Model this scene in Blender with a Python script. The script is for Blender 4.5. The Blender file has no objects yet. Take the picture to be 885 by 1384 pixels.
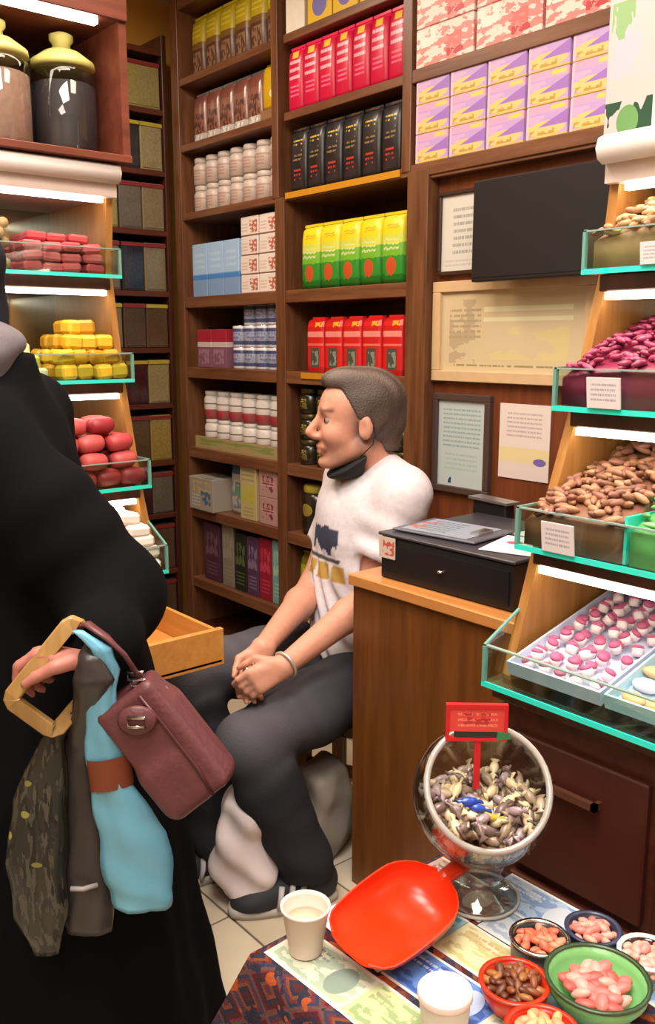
import bpy, bmesh, math, random
import numpy as np
from mathutils import Vector, Matrix
random.seed(7); RNG = np.random.default_rng(7)
SC = bpy.context.scene
COL = SC.collection
PI = math.pi

# ------------------------------------------------------------------ camera, world, light, exposure
CAM_H = 1.42; YAW = math.radians(50.3); PITCH = math.radians(10.85); FPX = 1210.0
cam_data = bpy.data.cameras.new('camera'); cam = bpy.data.objects.new('camera', cam_data); COL.objects.link(cam)
cam_data.sensor_fit = 'HORIZONTAL'; cam_data.sensor_width = 36.0; cam_data.lens = FPX / 885 * 36
cam_data.clip_start = 0.02
cam.location = (0, 0, CAM_H); cam.rotation_euler = (PI / 2 - PITCH, 0, YAW)
SC.camera = cam
world = bpy.data.worlds.new('world'); SC.world = world; world.use_nodes = True
world.node_tree.nodes['Background'].inputs[0].default_value = (1, .9, .8, 1)
world.node_tree.nodes['Background'].inputs[1].default_value = 0.15
SC.view_settings.view_transform = 'Standard'; SC.view_settings.look = 'None'
SC.view_settings.exposure = 0.0; SC.view_settings.gamma = 1.0; SC.view_settings.use_curve_mapping = False

def area_light(loc, size, power, color, rot=(0, 0, 0), sizey=None):
    l = bpy.data.lights.new('ceiling_and_fill_lamp', 'AREA'); l.energy = power; l.color = color; l.size = size
    if sizey: l.shape = 'RECTANGLE'; l.size_y = sizey
    o = bpy.data.objects.new('ceiling_and_fill_lamp', l); COL.objects.link(o); o.location = loc; o.rotation_euler = rot
    return o
WARM = (1.0, .83, .66); NEUT = (1.0, .92, .84)
area_light((-.55, .35, 2.88), 0.9, 62, NEUT)
area_light((-1.75, .75, 2.88), 0.7, 30, WARM)  # unseen lamp, added above front-left to brighten the man's face
area_light((-.75, 1.3, 2.9), 0.5, 16, WARM)
area_light((-2.9, 1.2, 2.9), 0.5, 26, WARM)
area_light((0.35, -.7, 2.85), 1.0, 50, NEUT)

# ------------------------------------------------------------------ view geometry helper (used only to measure places)
_F = Vector((-math.sin(YAW) * math.cos(PITCH), math.cos(YAW) * math.cos(PITCH), -math.sin(PITCH)))
_R = Vector((math.cos(YAW), math.sin(YAW), 0)); _U = _R.cross(_F)
def at(px, py, X=None, Y=None, Z=None, D=None):
    d = _F + _R * ((px - 442.5) / FPX) - _U * ((py - 692) / FPX)
    if X is not None: t = X / d.x
    elif Y is not None: t = Y / d.y
    elif Z is not None: t = (Z - CAM_H) / d.z
    else: t = D / math.hypot(d.x, d.y)
    return Vector((0, 0, CAM_H)) + d * t
FW = Vector((-math.sin(YAW), math.cos(YAW), 0)); RT = _R.copy(); UP = Vector((0, 0, 1))

# ------------------------------------------------------------------ materials
def lin(c):
    if isinstance(c, str):
        c = c.lstrip('#'); c = [int(c[i:i + 2], 16) / 255 for i in (0, 2, 4)]
    return tuple((x / 12.92 if x <= .04045 else ((x + .055) / 1.055) ** 2.4) for x in c[:3]) + (1,)
class NT:
    def __init__(s, name):
        s.m = bpy.data.materials.new(name); s.m.use_nodes = True; s.t = s.m.node_tree; s.n = s.t.nodes; s.l = s.t.links
        s.b = s.n['Principled BSDF']
    def node(s, typ, **kw):
        o = s.n.new(typ)
        for k, v in kw.items(): setattr(o, k, v)
        return o
    def put(s, sock, v):
        if isinstance(v, bpy.types.NodeSocket): s.l.new(v, sock)
        else: sock.default_value = v
    def math(s, op, a, b=None, c=None):
        o = s.node('ShaderNodeMath', operation=op)
        s.put(o.inputs[0], a)
        if b is not None: s.put(o.inputs[1], b)
        if c is not None: s.put(o.inputs[2], c)
        return o.outputs[0]
    def mix(s, f, a, b):
        o = s.node('ShaderNodeMix', data_type='RGBA'); s.put(o.inputs[0], f); s.put(o.inputs[6], a); s.put(o.inputs[7], b)
        return o.outputs[2]
    def coord(s, k='Object'): return s.node('ShaderNodeTexCoord').outputs[k]
    def mapping(s, v, scale=(1, 1, 1), loc=(0, 0, 0)):
        o = s.node('ShaderNodeMapping'); s.l.new(v, o.inputs[0]); o.inputs['Scale'].default_value = scale; o.inputs['Location'].default_value = loc
        return o.outputs[0]
    def noise(s, v, scale=5, detail=3, rough=.5):
        o = s.node('ShaderNodeTexNoise'); s.l.new(v, o.inputs['Vector']); o.inputs['Scale'].default_value = scale
        o.inputs['Detail'].default_value = detail; o.inputs['Roughness'].default_value = rough
        return o.outputs['Fac']
    def ramp(s, f, stops, interp='LINEAR'):
        o = s.node('ShaderNodeValToRGB'); s.l.new(f, o.inputs[0]); cr = o.color_ramp; cr.interpolation = interp
        while len(cr.elements) < len(stops): cr.elements.new(.5)
        for e, (p, c) in zip(cr.elements, stops): e.position = p; e.color = lin(c)
        return o.outputs[0]
    def bump(s, h, strength=.2, dist=.01):
        o = s.node('ShaderNodeBump'); s.l.new(h, o.inputs['Height']); o.inputs['Strength'].default_value = strength; o.inputs['Distance'].default_value = dist
        s.l.new(o.outputs[0], s.b.inputs['Normal'])
    def done(s, color, rough=.5, metal=0, spec=.5, **kw):
        s.put(s.b.inputs['Base Color'], lin(color) if not isinstance(color, bpy.types.NodeSocket) else color)
        s.put(s.b.inputs['Roughness'], rough); s.b.inputs['Metallic'].default_value = metal
        s.b.inputs['Specular IOR Level'].default_value = spec
        for k, v in kw.items(): s.b.inputs[k].default_value = v
        return s.m
_cache = {}
def plain(name, color, rough=.5, metal=0, var=.12, scale=30, bump=0, spec=.5, **kw):
    if name in _cache: return _cache[name]
    t = NT(name); c = lin(color); v = t.noise(t.coord(), scale, 3)
    d = tuple(x * (1 - var) for x in c[:3]) + (1,); e = tuple(min(1, x * (1 + var)) for x in c[:3]) + (1,)
    col = t.mix(v, d, e)
    if bump: t.bump(v, bump, .01)
    _cache[name] = t.done(col, rough, metal, spec, **kw)
    return _cache[name]
def wood(name, c1, c2, rough=.38, axis='X', sc=1.0):
    if name in _cache: return _cache[name]
    t = NT(name); s = {'X': (2, 26, 26), 'Y': (26, 2, 26), 'Z': (26, 26, 2)}[axis]
    v = t.mapping(t.coord(), tuple(k * sc for k in s))
    n = t.noise(v, 1.6, 5, .62)
    col = t.ramp(n, [(.3, c1), (.7, c2)])
    t.bump(n, .08, .004)
    _cache[name] = t.done(col, rough, 0, .45)
    return _cache[name]
def emit(name, color, strength):
    t = NT(name); t.n.remove(t.b); e = t.node('ShaderNodeEmission'); e.inputs[0].default_value = lin(color); e.inputs[1].default_value = strength
    t.l.new(e.outputs[0], t.n['Material Output'].inputs[0]); return t.m
def glass(name, tint, fac=.12, rough=.03):
    t = NT(name); t.n.remove(t.b)
    tr = t.node('ShaderNodeBsdfTransparent'); tr.inputs[0].default_value = lin(tint)
    gl = t.node('ShaderNodeBsdfGlossy'); gl.inputs[1].default_value = rough; gl.inputs[0].default_value = (1, 1, 1, 1)
    fr = t.node('ShaderNodeLayerWeight'); fr.inputs[0].default_value = .5
    f = t.math('MULTIPLY_ADD', t.math('POWER', fr.outputs['Facing'], 3.0), .45, fac * .25)
    mx = t.node('ShaderNodeMixShader'); t.l.new(f, mx.inputs[0]); t.l.new(tr.outputs[0], mx.inputs[1]); t.l.new(gl.outputs[0], mx.inputs[2])
    t.l.new(mx.outputs[0], t.n['Material Output'].inputs[0]); return t.m
def printed(name, base, patches=(), rough=.4, spec=.5, metal=0, wob=.0, axis='x'):
    """flat print: base colour (or list of (z, colour) bands) and patches (u0,u1,v0,v1,colour,kind) over Generated x,z"""
    if name in _cache: return _cache[name]
    t = NT(name); g = t.coord('Generated'); s = t.node('ShaderNodeSeparateXYZ'); t.l.new(g, s.inputs[0])
    u = s.outputs['XYZ'.index(axis.upper())]; v = s.outputs[2]
    if axis == 'xy': u = s.outputs[0]; v = s.outputs[1]
    if wob:
        n = t.noise(g, 6, 3); d = t.math('MULTIPLY_ADD', n, wob, -wob / 2); v = t.math('ADD', v, d); u = t.math('ADD', u, d)
    if isinstance(base, (list, tuple)): col = t.ramp(v, base, 'CONSTANT')
    else: col = None
    cur = col if col is not None else lin(base)
    for p in patches:
        u0, u1, v0, v1, c = p[:5]; k = p[5] if len(p) > 5 else 'r'
        cu, cv, ru, rv = (u0 + u1) / 2, (v0 + v1) / 2, (u1 - u0) / 2, (v1 - v0) / 2
        if k == 'e':
            a = t.math('DIVIDE', t.math('SUBTRACT', u, cu), ru); b = t.math('DIVIDE', t.math('SUBTRACT', v, cv), rv)
            m = t.math('LESS_THAN', t.math('ADD', t.math('MULTIPLY', a, a), t.math('MULTIPLY', b, b)), 1.0)
        elif k == 'd':   # triangle below the rising diagonal
            a = t.math('DIVIDE', t.math('SUBTRACT', u, u0), u1 - u0); b = t.math('DIVIDE', t.math('SUBTRACT', v, v0), v1 - v0)
            m = t.math('MULTIPLY', t.math('LESS_THAN', b, a), t.math('MULTIPLY', t.math('COMPARE', u, cu, ru), t.math('COMPARE', v, cv, rv)))
        else:
            m = t.math('MULTIPLY', t.math('COMPARE', u, cu, ru), t.math('COMPARE', v, cv, rv))
            if k[0] == 't':   # rows of small print
                rows = float(k[1:] or 4)
                w = t.math('FRACT', t.math('MULTIPLY', t.math('SUBTRACT', v, v0), rows / (v1 - v0)))
                m = t.math('MULTIPLY', m, t.math('COMPARE', w, .5, .22))
                mp = t.node('ShaderNodeCombineXYZ'); t.put(mp.inputs[0], t.math('MULTIPLY', u, 40)); t.put(mp.inputs[1], t.math('FLOOR', t.math('MULTIPLY', v, rows / (v1 - v0))))
                m = t.math('MULTIPLY', m, t.math('GREATER_THAN', t.noise(mp.outputs[0], 1.0, 2), .46))
            elif k[0] == 'n':   # mottled art
                m = t.math('MULTIPLY', m, t.math('GREATER_THAN', t.noise(g, float(k[1:] or 8), 3), .5))
        cur = t.mix(m, cur, lin(c))
    _cache[name] = t.done(cur, rough, metal, spec)
    return _cache[name]
def vcol(name, rough=.6, spec=.4, bump=0, sss=0, bscale=60):
    t = NT(name); a = t.node('ShaderNodeVertexColor', layer_name='Col')
    n = t.noise(t.coord(), bscale, 3)
    c = t.mix(t.math('MULTIPLY', n, .25), a.outputs[0], (0, 0, 0, 1))
    if bump: t.bump(n, bump, .01)
    m = t.done(c, rough, 0, spec)
    if sss: t.b.inputs['Subsurface Weight'].default_value = sss; t.b.inputs['Subsurface Radius'].default_value = (.01, .004, .002)
    return m

W_SHELF = wood('walnut_shelf', '#5a341f', '#80553a', axis='X')
W_POST = wood('walnut_post', '#56311d', '#785034', axis='Z')
W_BACK = wood('walnut_back', '#3c1f11', '#55301c', axis='Z')
W_DARK = wood('dark_wood', '#351a10', '#4c2718', axis='Z')
W_DARKY = wood('dark_wood_y', '#451f14', '#5c2e1d', axis='Y')
W_COUNTER = wood('counter_front', '#5a3214', '#74461e', axis='Z', rough=.3)
W_TOP = wood('counter_top', '#b0713a', '#c98a4c', axis='X', rough=.3)
W_PANEL = wood('oak_panel', '#94622e', '#b27e44', axis='Z', rough=.35)
W_PINE = wood('pine_drawer', '#b97a38', '#d0924a', axis='X', rough=.4)
MIRROR = plain('mirror_back', '#b9c2b8', .06, 1, var=.03)
GL_TRAY = glass('tray_glass', '#f2faf7', .2)
GL_JAR = glass('jar_glass', '#eef3f0', .2)
GL_BOWL = glass('bowl_glass', '#e9eceb', .35, .06)
EDGE = plain('glass_edge_led_glow', '#35e0cc', .15, var=.05, spec=.8)  # teal glass edge, with the LED glow put into its bright base colour
LED = emit('led_strip', '#fff3df', 14.0)
WHITE_PL = plain('white_plastic', '#efe6e2', .35, var=.05)
BLACK_PL = plain('black_plastic', '#1a191b', .4, var=.2)
CHROME = plain('chrome', '#d8d4cf', .2, 1, var=.05)
PAPER = plain('white_paper', '#ece7e6', .7, var=.04)

# ------------------------------------------------------------------ mesh helpers
class MB:
    def __init__(s): s.v = []; s.f = []; s.mi = []; s.sm = []
    def add(s, vs, fs, m=0, smooth=False):
        o = len(s.v); s.v += [tuple(p) for p in vs]
        for f in fs: s.f.append([i + o for i in f]); s.mi.append(m); s.sm.append(smooth)
        return s
    def box(s, c, d, m=0, rz=0, taper=1.0, M=None):
        vs = []
        for sz in (-1, 1):
            k = taper if sz > 0 else 1
            for sx, sy in ((-1, -1), (1, -1), (1, 1), (-1, 1)):
                vs.append(Vector((sx * d[0] / 2 * k, sy * d[1] / 2 * k, sz * d[2] / 2)))
        R = M if M is not None else Matrix.Rotation(rz, 3, 'Z')
        vs = [R @ v + Vector(c) for v in vs]
        return s.add(vs, [(3, 2, 1, 0), (4, 5, 6, 7), (0, 1, 5, 4), (1, 2, 6, 5), (2, 3, 7, 6), (3, 0, 4, 7)], m)
    def bb(s, lo, hi, m=0):
        return s.box([(a + b) / 2 for a, b in zip(lo, hi)], [abs(b - a) for a, b in zip(lo, hi)], m)
    def rings(s, rings, m=0, smooth=True, cap=True, closed=True):
        n = len(rings[0]); vs = [p for r in rings for p in r]; fs = []
        for i in range(len(rings) - 1):
            for j in range(n if closed else n - 1):
                k = (j + 1) % n; fs.append((i * n + j, i * n + k, (i + 1) * n + k, (i + 1) * n + j))
        if cap: fs.append(tuple(range(n - 1, -1, -1))); fs.append(tuple((len(rings) - 1) * n + j for j in range(n)))
        return s.add(vs, fs, m, smooth)
    def lathe(s, prof, n=16, c=(0, 0, 0), m=0, cap=True, smooth=True, sx=1, sy=1):
        return s.rings([[(c[0] + r * sx * math.cos(2 * PI * j / n), c[1] + r * sy * math.sin(2 * PI * j / n), c[2] + z) for j in range(n)] for r, z in prof], m, smooth, cap)
    def cyl(s, c, r, h, n=16, m=0, r2=None): return s.lathe([(r, 0), (r if r2 is None else r2, h)], n, c, m)
    def tube(s, pts, r, n=8, m=0, flat=1.0, closed=False):
        pts = [Vector(p) for p in pts]; R = []; up = Vector((0, 0, 1)); N = len(pts)
        for i, p in enumerate(pts):
            a = pts[(i - 1) % N] if (i or closed) else p; b = pts[(i + 1) % N] if (i < N - 1 or closed) else p
            d = (b - a).normalized(); x = d.cross(up)
            if x.length < .1: x = d.cross(Vector((0.3, 1, 0)))
            x.normalize(); y = x.cross(d); rr = r[i] if isinstance(r, (list, tuple)) else r
            R.append([p + x * rr * math.cos(2 * PI * j / n) + y * rr * flat * math.sin(2 * PI * j / n) for j in range(n)])
        if closed: R.append(R[0])
        return s.rings(R, m, True, not closed)
    def poly(s, pts, off, m=0):
        """prism: polygon pts (3D) extruded by off"""
        n = len(pts); off = Vector(off); vs = [Vector(p) for p in pts] + [Vector(p) + off for p in pts]
        return s.add(vs, [tuple(range(n - 1, -1, -1)), tuple(range(n, 2 * n))] + [(i, (i + 1) % n, (i + 1) % n + n, i + n) for i in range(n)], m)
    def mesh(s, name, mats, bevel=0, fix=True):
        me = bpy.data.meshes.new(name); me.from_pydata(s.v, [], s.f); me.update()
        for m in (mats if isinstance(mats, (list, tuple)) else [mats]): me.materials.append(m)
        me.polygons.foreach_set('material_index', s.mi); me.polygons.foreach_set('use_smooth', s.sm)
        if bevel or fix:
            bm = bmesh.new(); bm.from_mesh(me)
            if bevel:
                ed = [e for e in bm.edges if len(e.link_faces) == 2 and e.calc_face_angle(0) > .6]
                bmesh.ops.bevel(bm, geom=ed, offset=bevel, segments=1, affect='EDGES', profile=.6)
            bmesh.ops.recalc_face_normals(bm, faces=bm.faces); bm.to_mesh(me); bm.free()
        return me
def link(name, me, parent=None, loc=(0, 0, 0), rot=(0, 0, 0)):
    o = bpy.data.objects.new(name, me); COL.objects.link(o); o.location = loc; o.rotation_euler = rot
    if parent is not None: o.parent = parent
    return o
def part(name, mb, mats, parent, bevel=0, label=None, loc=(0, 0, 0), rot=(0, 0, 0), kind=None):
    o = link(name, mb.mesh(name, mats, bevel), parent, loc, rot)
    if label: o['label'] = label
    if kind: o['kind'] = kind
    return o
def tag(o, label, cat, group=None, kind=None):
    o['label'] = label; o['category'] = cat
    if group: o['group'] = group
    if kind: o['kind'] = kind
    return o
def thing(name, label, cat, loc=(0, 0, 0), rz=0, group=None):
    o = link(name, None, None, loc, (0, 0, rz)); return tag(o, label, cat, group)
def single(name, mb, mats, label, cat, loc=(0, 0, 0), rot=(0, 0, 0), group=None, bevel=0):
    return tag(link(name, mb.mesh(name, mats, bevel), None, loc, rot), label, cat, group)
def struct(name, mb, mats, parent=None, bevel=0):
    o = link(name, mb.mesh(name, mats, bevel), parent)
    if parent is None: o['kind'] = 'structure'
    return o
def dup(root, loc, rot=None, label=None):
    r = root.copy(); COL.objects.link(r); r.location = loc
    if rot is not None: r.rotation_euler = rot if isinstance(rot, (tuple, list)) else (0, 0, rot)
    if label: r['label'] = label
    for ch in list(root.children):
        c = ch.copy(); COL.objects.link(c); c.parent = r
        for g in list(ch.children):
            d = g.copy(); COL.objects.link(d); d.parent = c
    return r
ORD = ['leftmost', 'second from the left', 'third from the left', 'fourth from the left', 'fifth from the left', 'sixth from the left', 'seventh from the left', 'eighth from the left']
def ordn(i, n): return 'rightmost' if i == n - 1 and n > 1 else ORD[i]
def row(proto, places, labelf, jitter=0.03):
    """proto is placed first, then copied; places: list of (x,y,z)"""
    n = len(places)
    for i, p in enumerate(places):
        rz = random.uniform(-jitter, jitter)
        if i == 0: o = proto; o.location = p; o.rotation_euler = (0, 0, rz); o['label'] = labelf(i, n)
        else: o = dup(proto, p, rz, labelf(i, n))
    return proto

# pack prototypes (front faces -Y, base at z=0)
def rr(w, d, z, n=4, cx=0, cy=0, k=.28):
    c = min(w, d) * k; P = []
    for sx, sy, a0 in ((1, -1, -PI / 2), (1, 1, 0), (-1, 1, PI / 2), (-1, -1, PI)):
        for i in range(n):
            a = a0 + PI / 2 * i / (n - 1); P.append((cx + sx * (w / 2 - c) + c * math.cos(a), cy + sy * (d / 2 - c) + c * math.sin(a), z))
    return P
def pouch_mb(w, d, h, crimp=.1):
    return MB().rings([rr(w * .93, d * .9, 0), rr(w, d, h * .06), rr(w, d * 1.05, h * .4), rr(w * .99, d * .98, h * .75), rr(w * .97, d * .8, h * (1 - crimp)), rr(w * .96, d * .3, h * (1 - crimp * .45)), rr(w * .96, d * .22, h)], smooth=True)
def pouch(name, label, cat, group, w, d, h, mat, topmat=None):
    t = thing(name, label, cat, group=group)
    part('pouch_body', pouch_mb(w, d, h), mat, t)
    b = MB().box((0, -d * .02, h * .978), (w * .97, d * .34, h * .04)); part('crimped_seal', b, topmat or mat, t)
    return t
def carton(name, label, cat, group, w, d, h, mat, lidmat=None):
    t = thing(name, label, cat, group=group)
    part('carton_body', MB().box((0, 0, h / 2), (w, d, h)), mat, t, bevel=.002)
    b = MB().box((0, 0, h + .0006), (w * .97, d * .97, .001)); b.box((0, -d * .25, h + .0014), (w * .5, d * .3, .001)); part('top_flap', b, lidmat or mat, t)
    return t
def jar(name, label, cat, group, r, h, mat, lidmat, lh=.2, sq=False):
    t = thing(name, label, cat, group=group); hb = h * (1 - lh)
    part('jar_body', MB().lathe([(r * .85, 0), (r, h * .04), (r, hb * .86), (r * .82, hb)], 14), mat, t)
    part('jar_lid', MB().lathe([(r * .86, hb), (r * .9, hb + h * lh * .15), (r * .9, h * .97), (r * .8, h)], 14), lidmat, t)
    return t
# ------------------------------------------------------------------ room shell
AMBER = plain('amber_wall_paint', '#cf983e', .6, var=.06, scale=4)
BEIGE = plain('beige_wall_paint', '#cbb79a', .7, var=.05, scale=4)
CEIL = plain('ceiling_paint', '#e3d6c2', .8, var=.03, scale=4)
GROUT = plain('tile_grout', '#7d6f5c', .8)
struct('ceiling', MB().bb((-4.1, -2, 2.95), (1.8, 2.7, 3.05)), CEIL)
struct('wall_left', MB().bb((-4.1, -2, 0), (-3.95, 2.7, 2.95)), AMBER)
struct('wall_back', MB().bb((-3.95, 2.52, 0), (1.8, 2.67, 2.95)), AMBER)
struct('wall_right', MB().bb((1.7, -2, 0), (1.8, 2.52, 2.95)), BEIGE)
struct('wall_front', MB().bb((-3.95, -2.1, 0), (1.7, -2, 2.95)), BEIGE)
fl = struct('floor', MB().bb((-3.95, -2, -.1), (1.7, 2.52, -.006)), GROUT)
tile_m = [plain('floor_tile_%s' % n, c, .3, var=.06, scale=9, spec=.5) for n, c in (('cream', '#c2b39b'), ('sand', '#b8a890'), ('pale', '#cbbda6'))]
tile_me = [MB().box((0, 0, -.003), (.294, .294, .006)).mesh('tile', m, bevel=.0015) for m in tile_m]
for i in range(10):
    for j in range(9):
        o = link('tile', random.choice(tile_me), fl, (-3.36 + i * .3, -.25 + j * .3, 0))

# ------------------------------------------------------------------ shelving along the back wall
YF = 2.15
ZS = [2.51, 2.24, 1.955, 1.595, 1.285, .92, .64, .30]
def bx(px, py, Y=2.2): return at(px, py, Y=Y).x
x_l0 = -3.60; x_l1 = -2.91; x_m0 = -2.85; x_m1 = -2.185; x_r0 = -2.092; x_r1 = -1.42
sh = thing('wall_shelving', 'tall walnut shelving with packed bays along the back wall', 'shelving', (-2.5, 2.33, 0))
def spart(name, lo, hi, m, bev=.002):
    b = MB().bb([lo[0] + 2.5, lo[1] - 2.33, lo[2]], [hi[0] + 2.5, hi[1] - 2.33, hi[2]])
    return part(name, b, m, sh, bevel=bev)
spart('upright', (-3.66, YF, 0), (-3.60, 2.5, 2.86), W_POST)
spart('upright', (-2.91, YF, 0), (-2.85, 2.5, 1.955), W_POST)
spart('upright', (-2.925, YF, 1.955), (-2.885, 2.5, 2.86), W_POST)
spart('upright', (-2.185, YF, 0), (-2.092, 2.5, 1.955), W_POST)
spart('upright', (-2.215, YF, 1.955), (-2.175, 2.5, 2.86), W_POST)
spart('upright', (-1.42, YF, 1.955), (-1.37, 2.5, 2.86), W_POST)
for z in ZS:
    th = .03; lo_ = z - .032 if z < 1.9 else z - th / 2
    spart('shelf', (-3.60, YF + .004, lo_), (x_l1, 2.49, z + th / 2), W_SHELF)
    spart('shelf', (x_m0, YF + .004, lo_), (x_m1, 2.49, z + th / 2), W_SHELF)
    if z > 1.9: spart('shelf', (-2.175, YF + .004, z - .02), (-1.42, 2.49, z + .02), W_SHELF)
spart('shelf', (-3.6, YF + .004, 2.80), (-1.37, 2.49, 2.85), W_SHELF)
spart('plinth', (-3.6, YF + .03, 0), (x_m1, 2.47, .08), W_DARK)
spart('back_panel', (-3.6, 2.49, 0), (-1.37, 2.505, 2.86), W_BACK, 0)
spart('shelf', (x_r0, 2.16, 1.925), (-1.42, 2.2, 1.957), W_SHELF)
W_RED = wood('red_brown_panel', '#5e2f1b', '#7a4226', axis='Z')
struct('trim_1', MB().bb((x_r0 + .002, 2.2, 0.0), (-.3, 2.24, 1.93)), W_RED)

def z_on(i): return ZS[i] + .0155
def spread_x(pxs, py, y=2.2, w=None): return [(bx(p, py, y)) for p in pxs]
def row_x(x0, x1, n): return [x0 + (x1 - x0) * (i + .5) / n for i in range(n)]

# left bay ---------------------------------------------------------
L0, L1 = -3.585, -2.925
gold_bag = printed('gold_top_pack', [(0, '#5a3a26'), (.45, '#7a5a2a'), (.55, '#b8a524')], [(.2, .8, .1, .4, '#8d6f57', 'n9'), (.2, .8, .62, .85, '#d9c93a', 't3')], .35)
xs = row_x(L0, L1, 6)
row(pouch('gold_topped_pouch', '', 'pouch', 'gold topped pouches on the top shelf', .105, .09, .25, gold_bag, plain('gold_foil', '#c2ad2c', .3)),
    [(x, 2.25, z_on(0)) for x in xs], lambda i, n: 'brown pouch with yellow-green top, %s on the top shelf by the corner' % ordn(i, n))
brown_bag = printed('brown_clear_pack', [(0, '#b7b0a8'), (.2, '#8a5c4c'), (.7, '#7d4a3e'), (.92, '#a98778')], [(.1, .9, .2, .6, '#5c342b', 'n7'), (.15, .85, .02, .2, '#e6e3de', 'n9')], .25, .7)
xs = row_x(L0, L1 - .14, 5)
row(pouch('brown_snack_pouch', '', 'pouch', 'brown pouches with silver base', .1, .09, .215, brown_bag, plain('silver_foil', '#bdb7b2', .25, .6)),
    [(x, 2.25, z_on(1)) for x in xs], lambda i, n: 'brown clear pouch with silver base, %s under the gold topped pouches' % ordn(i, n))
yb = pouch('yellow_pouch', 'plain yellow pouch beside the brown clear pouches', 'pouch', None, .12, .1, .17, printed('yellow_pack', '#c9a213', [(.5, .85, .2, .4, '#e9dfc8', 'e')], .4)); yb.location = (-3.0, 2.25, z_on(1) + .052)
bb_ = carton('brown_carton', 'low brown carton under the plain yellow pouch', 'carton', None, .13, .1, .05, plain('kraft_card', '#8a6242', .7)); bb_.location = (-3.0, 2.25, z_on(1))
wj = printed('white_jar_print', [(0, '#b9a79c'), (.62, '#a3897c'), (.7, '#bfb0a6')], [(.2, .8, .2, .6, '#a5776c', 't3')], .4)
pr = jar('white_spice_jar', '', 'jar', 'white spice jars in the left bay', .044, .115, wj, plain('jar_white_lid', '#bfb2a8', .4))
xs = row_x(L0, L1, 7)
for r in range(2):
    for i, x in enumerate(xs):
        lb = 'white spice jar, %s in the %s row of the white spice jars' % (ordn(i, 7), ['lower', 'upper'][r])
        if r == 0 and i == 0: pr.location = (x, 2.23, z_on(2)); pr['label'] = lb
        else: dup(pr, (x, 2.23, z_on(2) + r * .1155), 0, lb)
blue = printed('light_blue_carton', [(0, '#7f9fc6'), (.33, '#5f93cf'), (.42, '#a3c4e6')], [(.15, .85, .5, .85, '#b7d3ee', 't3'), (0, 1, .32, .4, '#4b86cc')], .4)
row(carton('light_blue_carton', '', 'carton', 'light blue cartons in the left bay', .118, .1, .225, blue), [(x, 2.23, z_on(3)) for x in (-3.51, -3.385, -3.26)],
    lambda i, n: 'light blue carton, %s of the row in the left bay' % ordn(i, n))
wr = printed('white_red_box', '#e3d8cf', [(.5, .95, .15, .8, '#b9695a', 'n5'), (.05, .4, .2, .7, '#cbb1a2', 't3'), (0, 1, 0, .06, '#a77c6c')], .45)
pr = carton('white_red_packet', '', 'packet', 'white packets stacked beside the light blue cartons', .125, .1, .074, wr)
k = 0
for c, x in enumerate((-3.125, -2.995)):
    for r in range(4):
        lb = 'white packet with red print, %s in the %s stack beside the light blue cartons' % (['bottom', 'second up', 'third up', 'topmost'][r], ['left', 'right'][c])
        if k == 0: pr.location = (x, 2.23, z_on(3)); pr['label'] = lb
        else: dup(pr, (x + random.uniform(-.004, .004), 2.23, z_on(3) + r * .0765), random.uniform(-.05, .05), lb)
        k += 1
pu = printed('purple_red_carton', [(0, '#7d5266'), (.55, '#c9b8b4'), (.68, '#a32334')], [(.1, .9, .1, .5, '#9c7188', 'n6')], .4)
row(carton('purple_carton', '', 'carton', 'purple cartons with red top', .115, .1, .165, pu), [(x, 2.23, z_on(4)) for x in (-3.49, -3.37)],
    lambda i, n: '%s purple carton with red top band beside the silver blue cans' % ['left', 'right'][i])
can = printed('silver_blue_can', [(0, '#cfcfd6'), (.12, '#4a4f78'), (.3, '#9a9fb5'), (.72, '#3e4570'), (.88, '#d6d6da')], [(.2, .8, .35, .68, '#6a6f95', 'n8')], .3, .6)
def can_thing(lb):
    t = thing('tin_can', lb, 'can', group='silver blue cans in the left bay')
    part('can_body', MB().lathe([(.036, 0), (.038, .004), (.038, .084), (.036, .089)], 16), can, t)
    part('can_rim', MB().lathe([(.036, .0885), (.037, .0905), (.033, .0905), (.032, .0885)], 16), CHROME, t)
    return t
pr = None
for c, (x, nr) in enumerate(((-3.265, 2), (-3.18, 3), (-3.095, 3), (-3.01, 3))):
    for r in range(nr):
        lb = 'silver and blue can, %s in the %s column of cans' % (['bottom', 'second up', 'topmost'][r] if nr == 3 else ['bottom', 'top'][r], ORD[c] if c < 3 else 'rightmost')
        if pr is None: pr = can_thing(lb); pr.location = (x, 2.23, z_on(4))
        else: dup(pr, (x, 2.23, z_on(4) + r * .091), random.uniform(0, 1), lb)
tr = thing('cardboard_tray', 'shallow beige cardboard tray under the red white jars', 'tray', (-3.25, 2.23, z_on(5)))
b = MB().bb((-.32, -.06, 0), (.32, .1, .008)); part('tray_base', b, plain('tray_card', '#a08a5c', .8), tr)
for nm, lo, hi in (('tray_side', (-.32, -.06, .008), (.32, -.055, .055)), ('tray_side', (-.32, .095, .008), (.32, .1, .055))):
    part(nm, MB().bb(lo, hi), printed('tray_print', '#a39263', [(.05, .95, .2, .8, '#7d8a4a', 'n4')], .7), tr)
rwj = printed('red_white_jar', [(0, '#a8555a'), (.4, '#d8cfca'), (.62, '#6d5f58'), (.67, '#d3ccc6')], [(.25, .75, .1, .35, '#c43b4a', 'e')], .35)
pr = jar('red_white_jar', '', 'jar', 'red and white jars on the cardboard tray', .047, .125, rwj, plain('jar_grey_lid', '#d3cec8', .4), .15)
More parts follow.
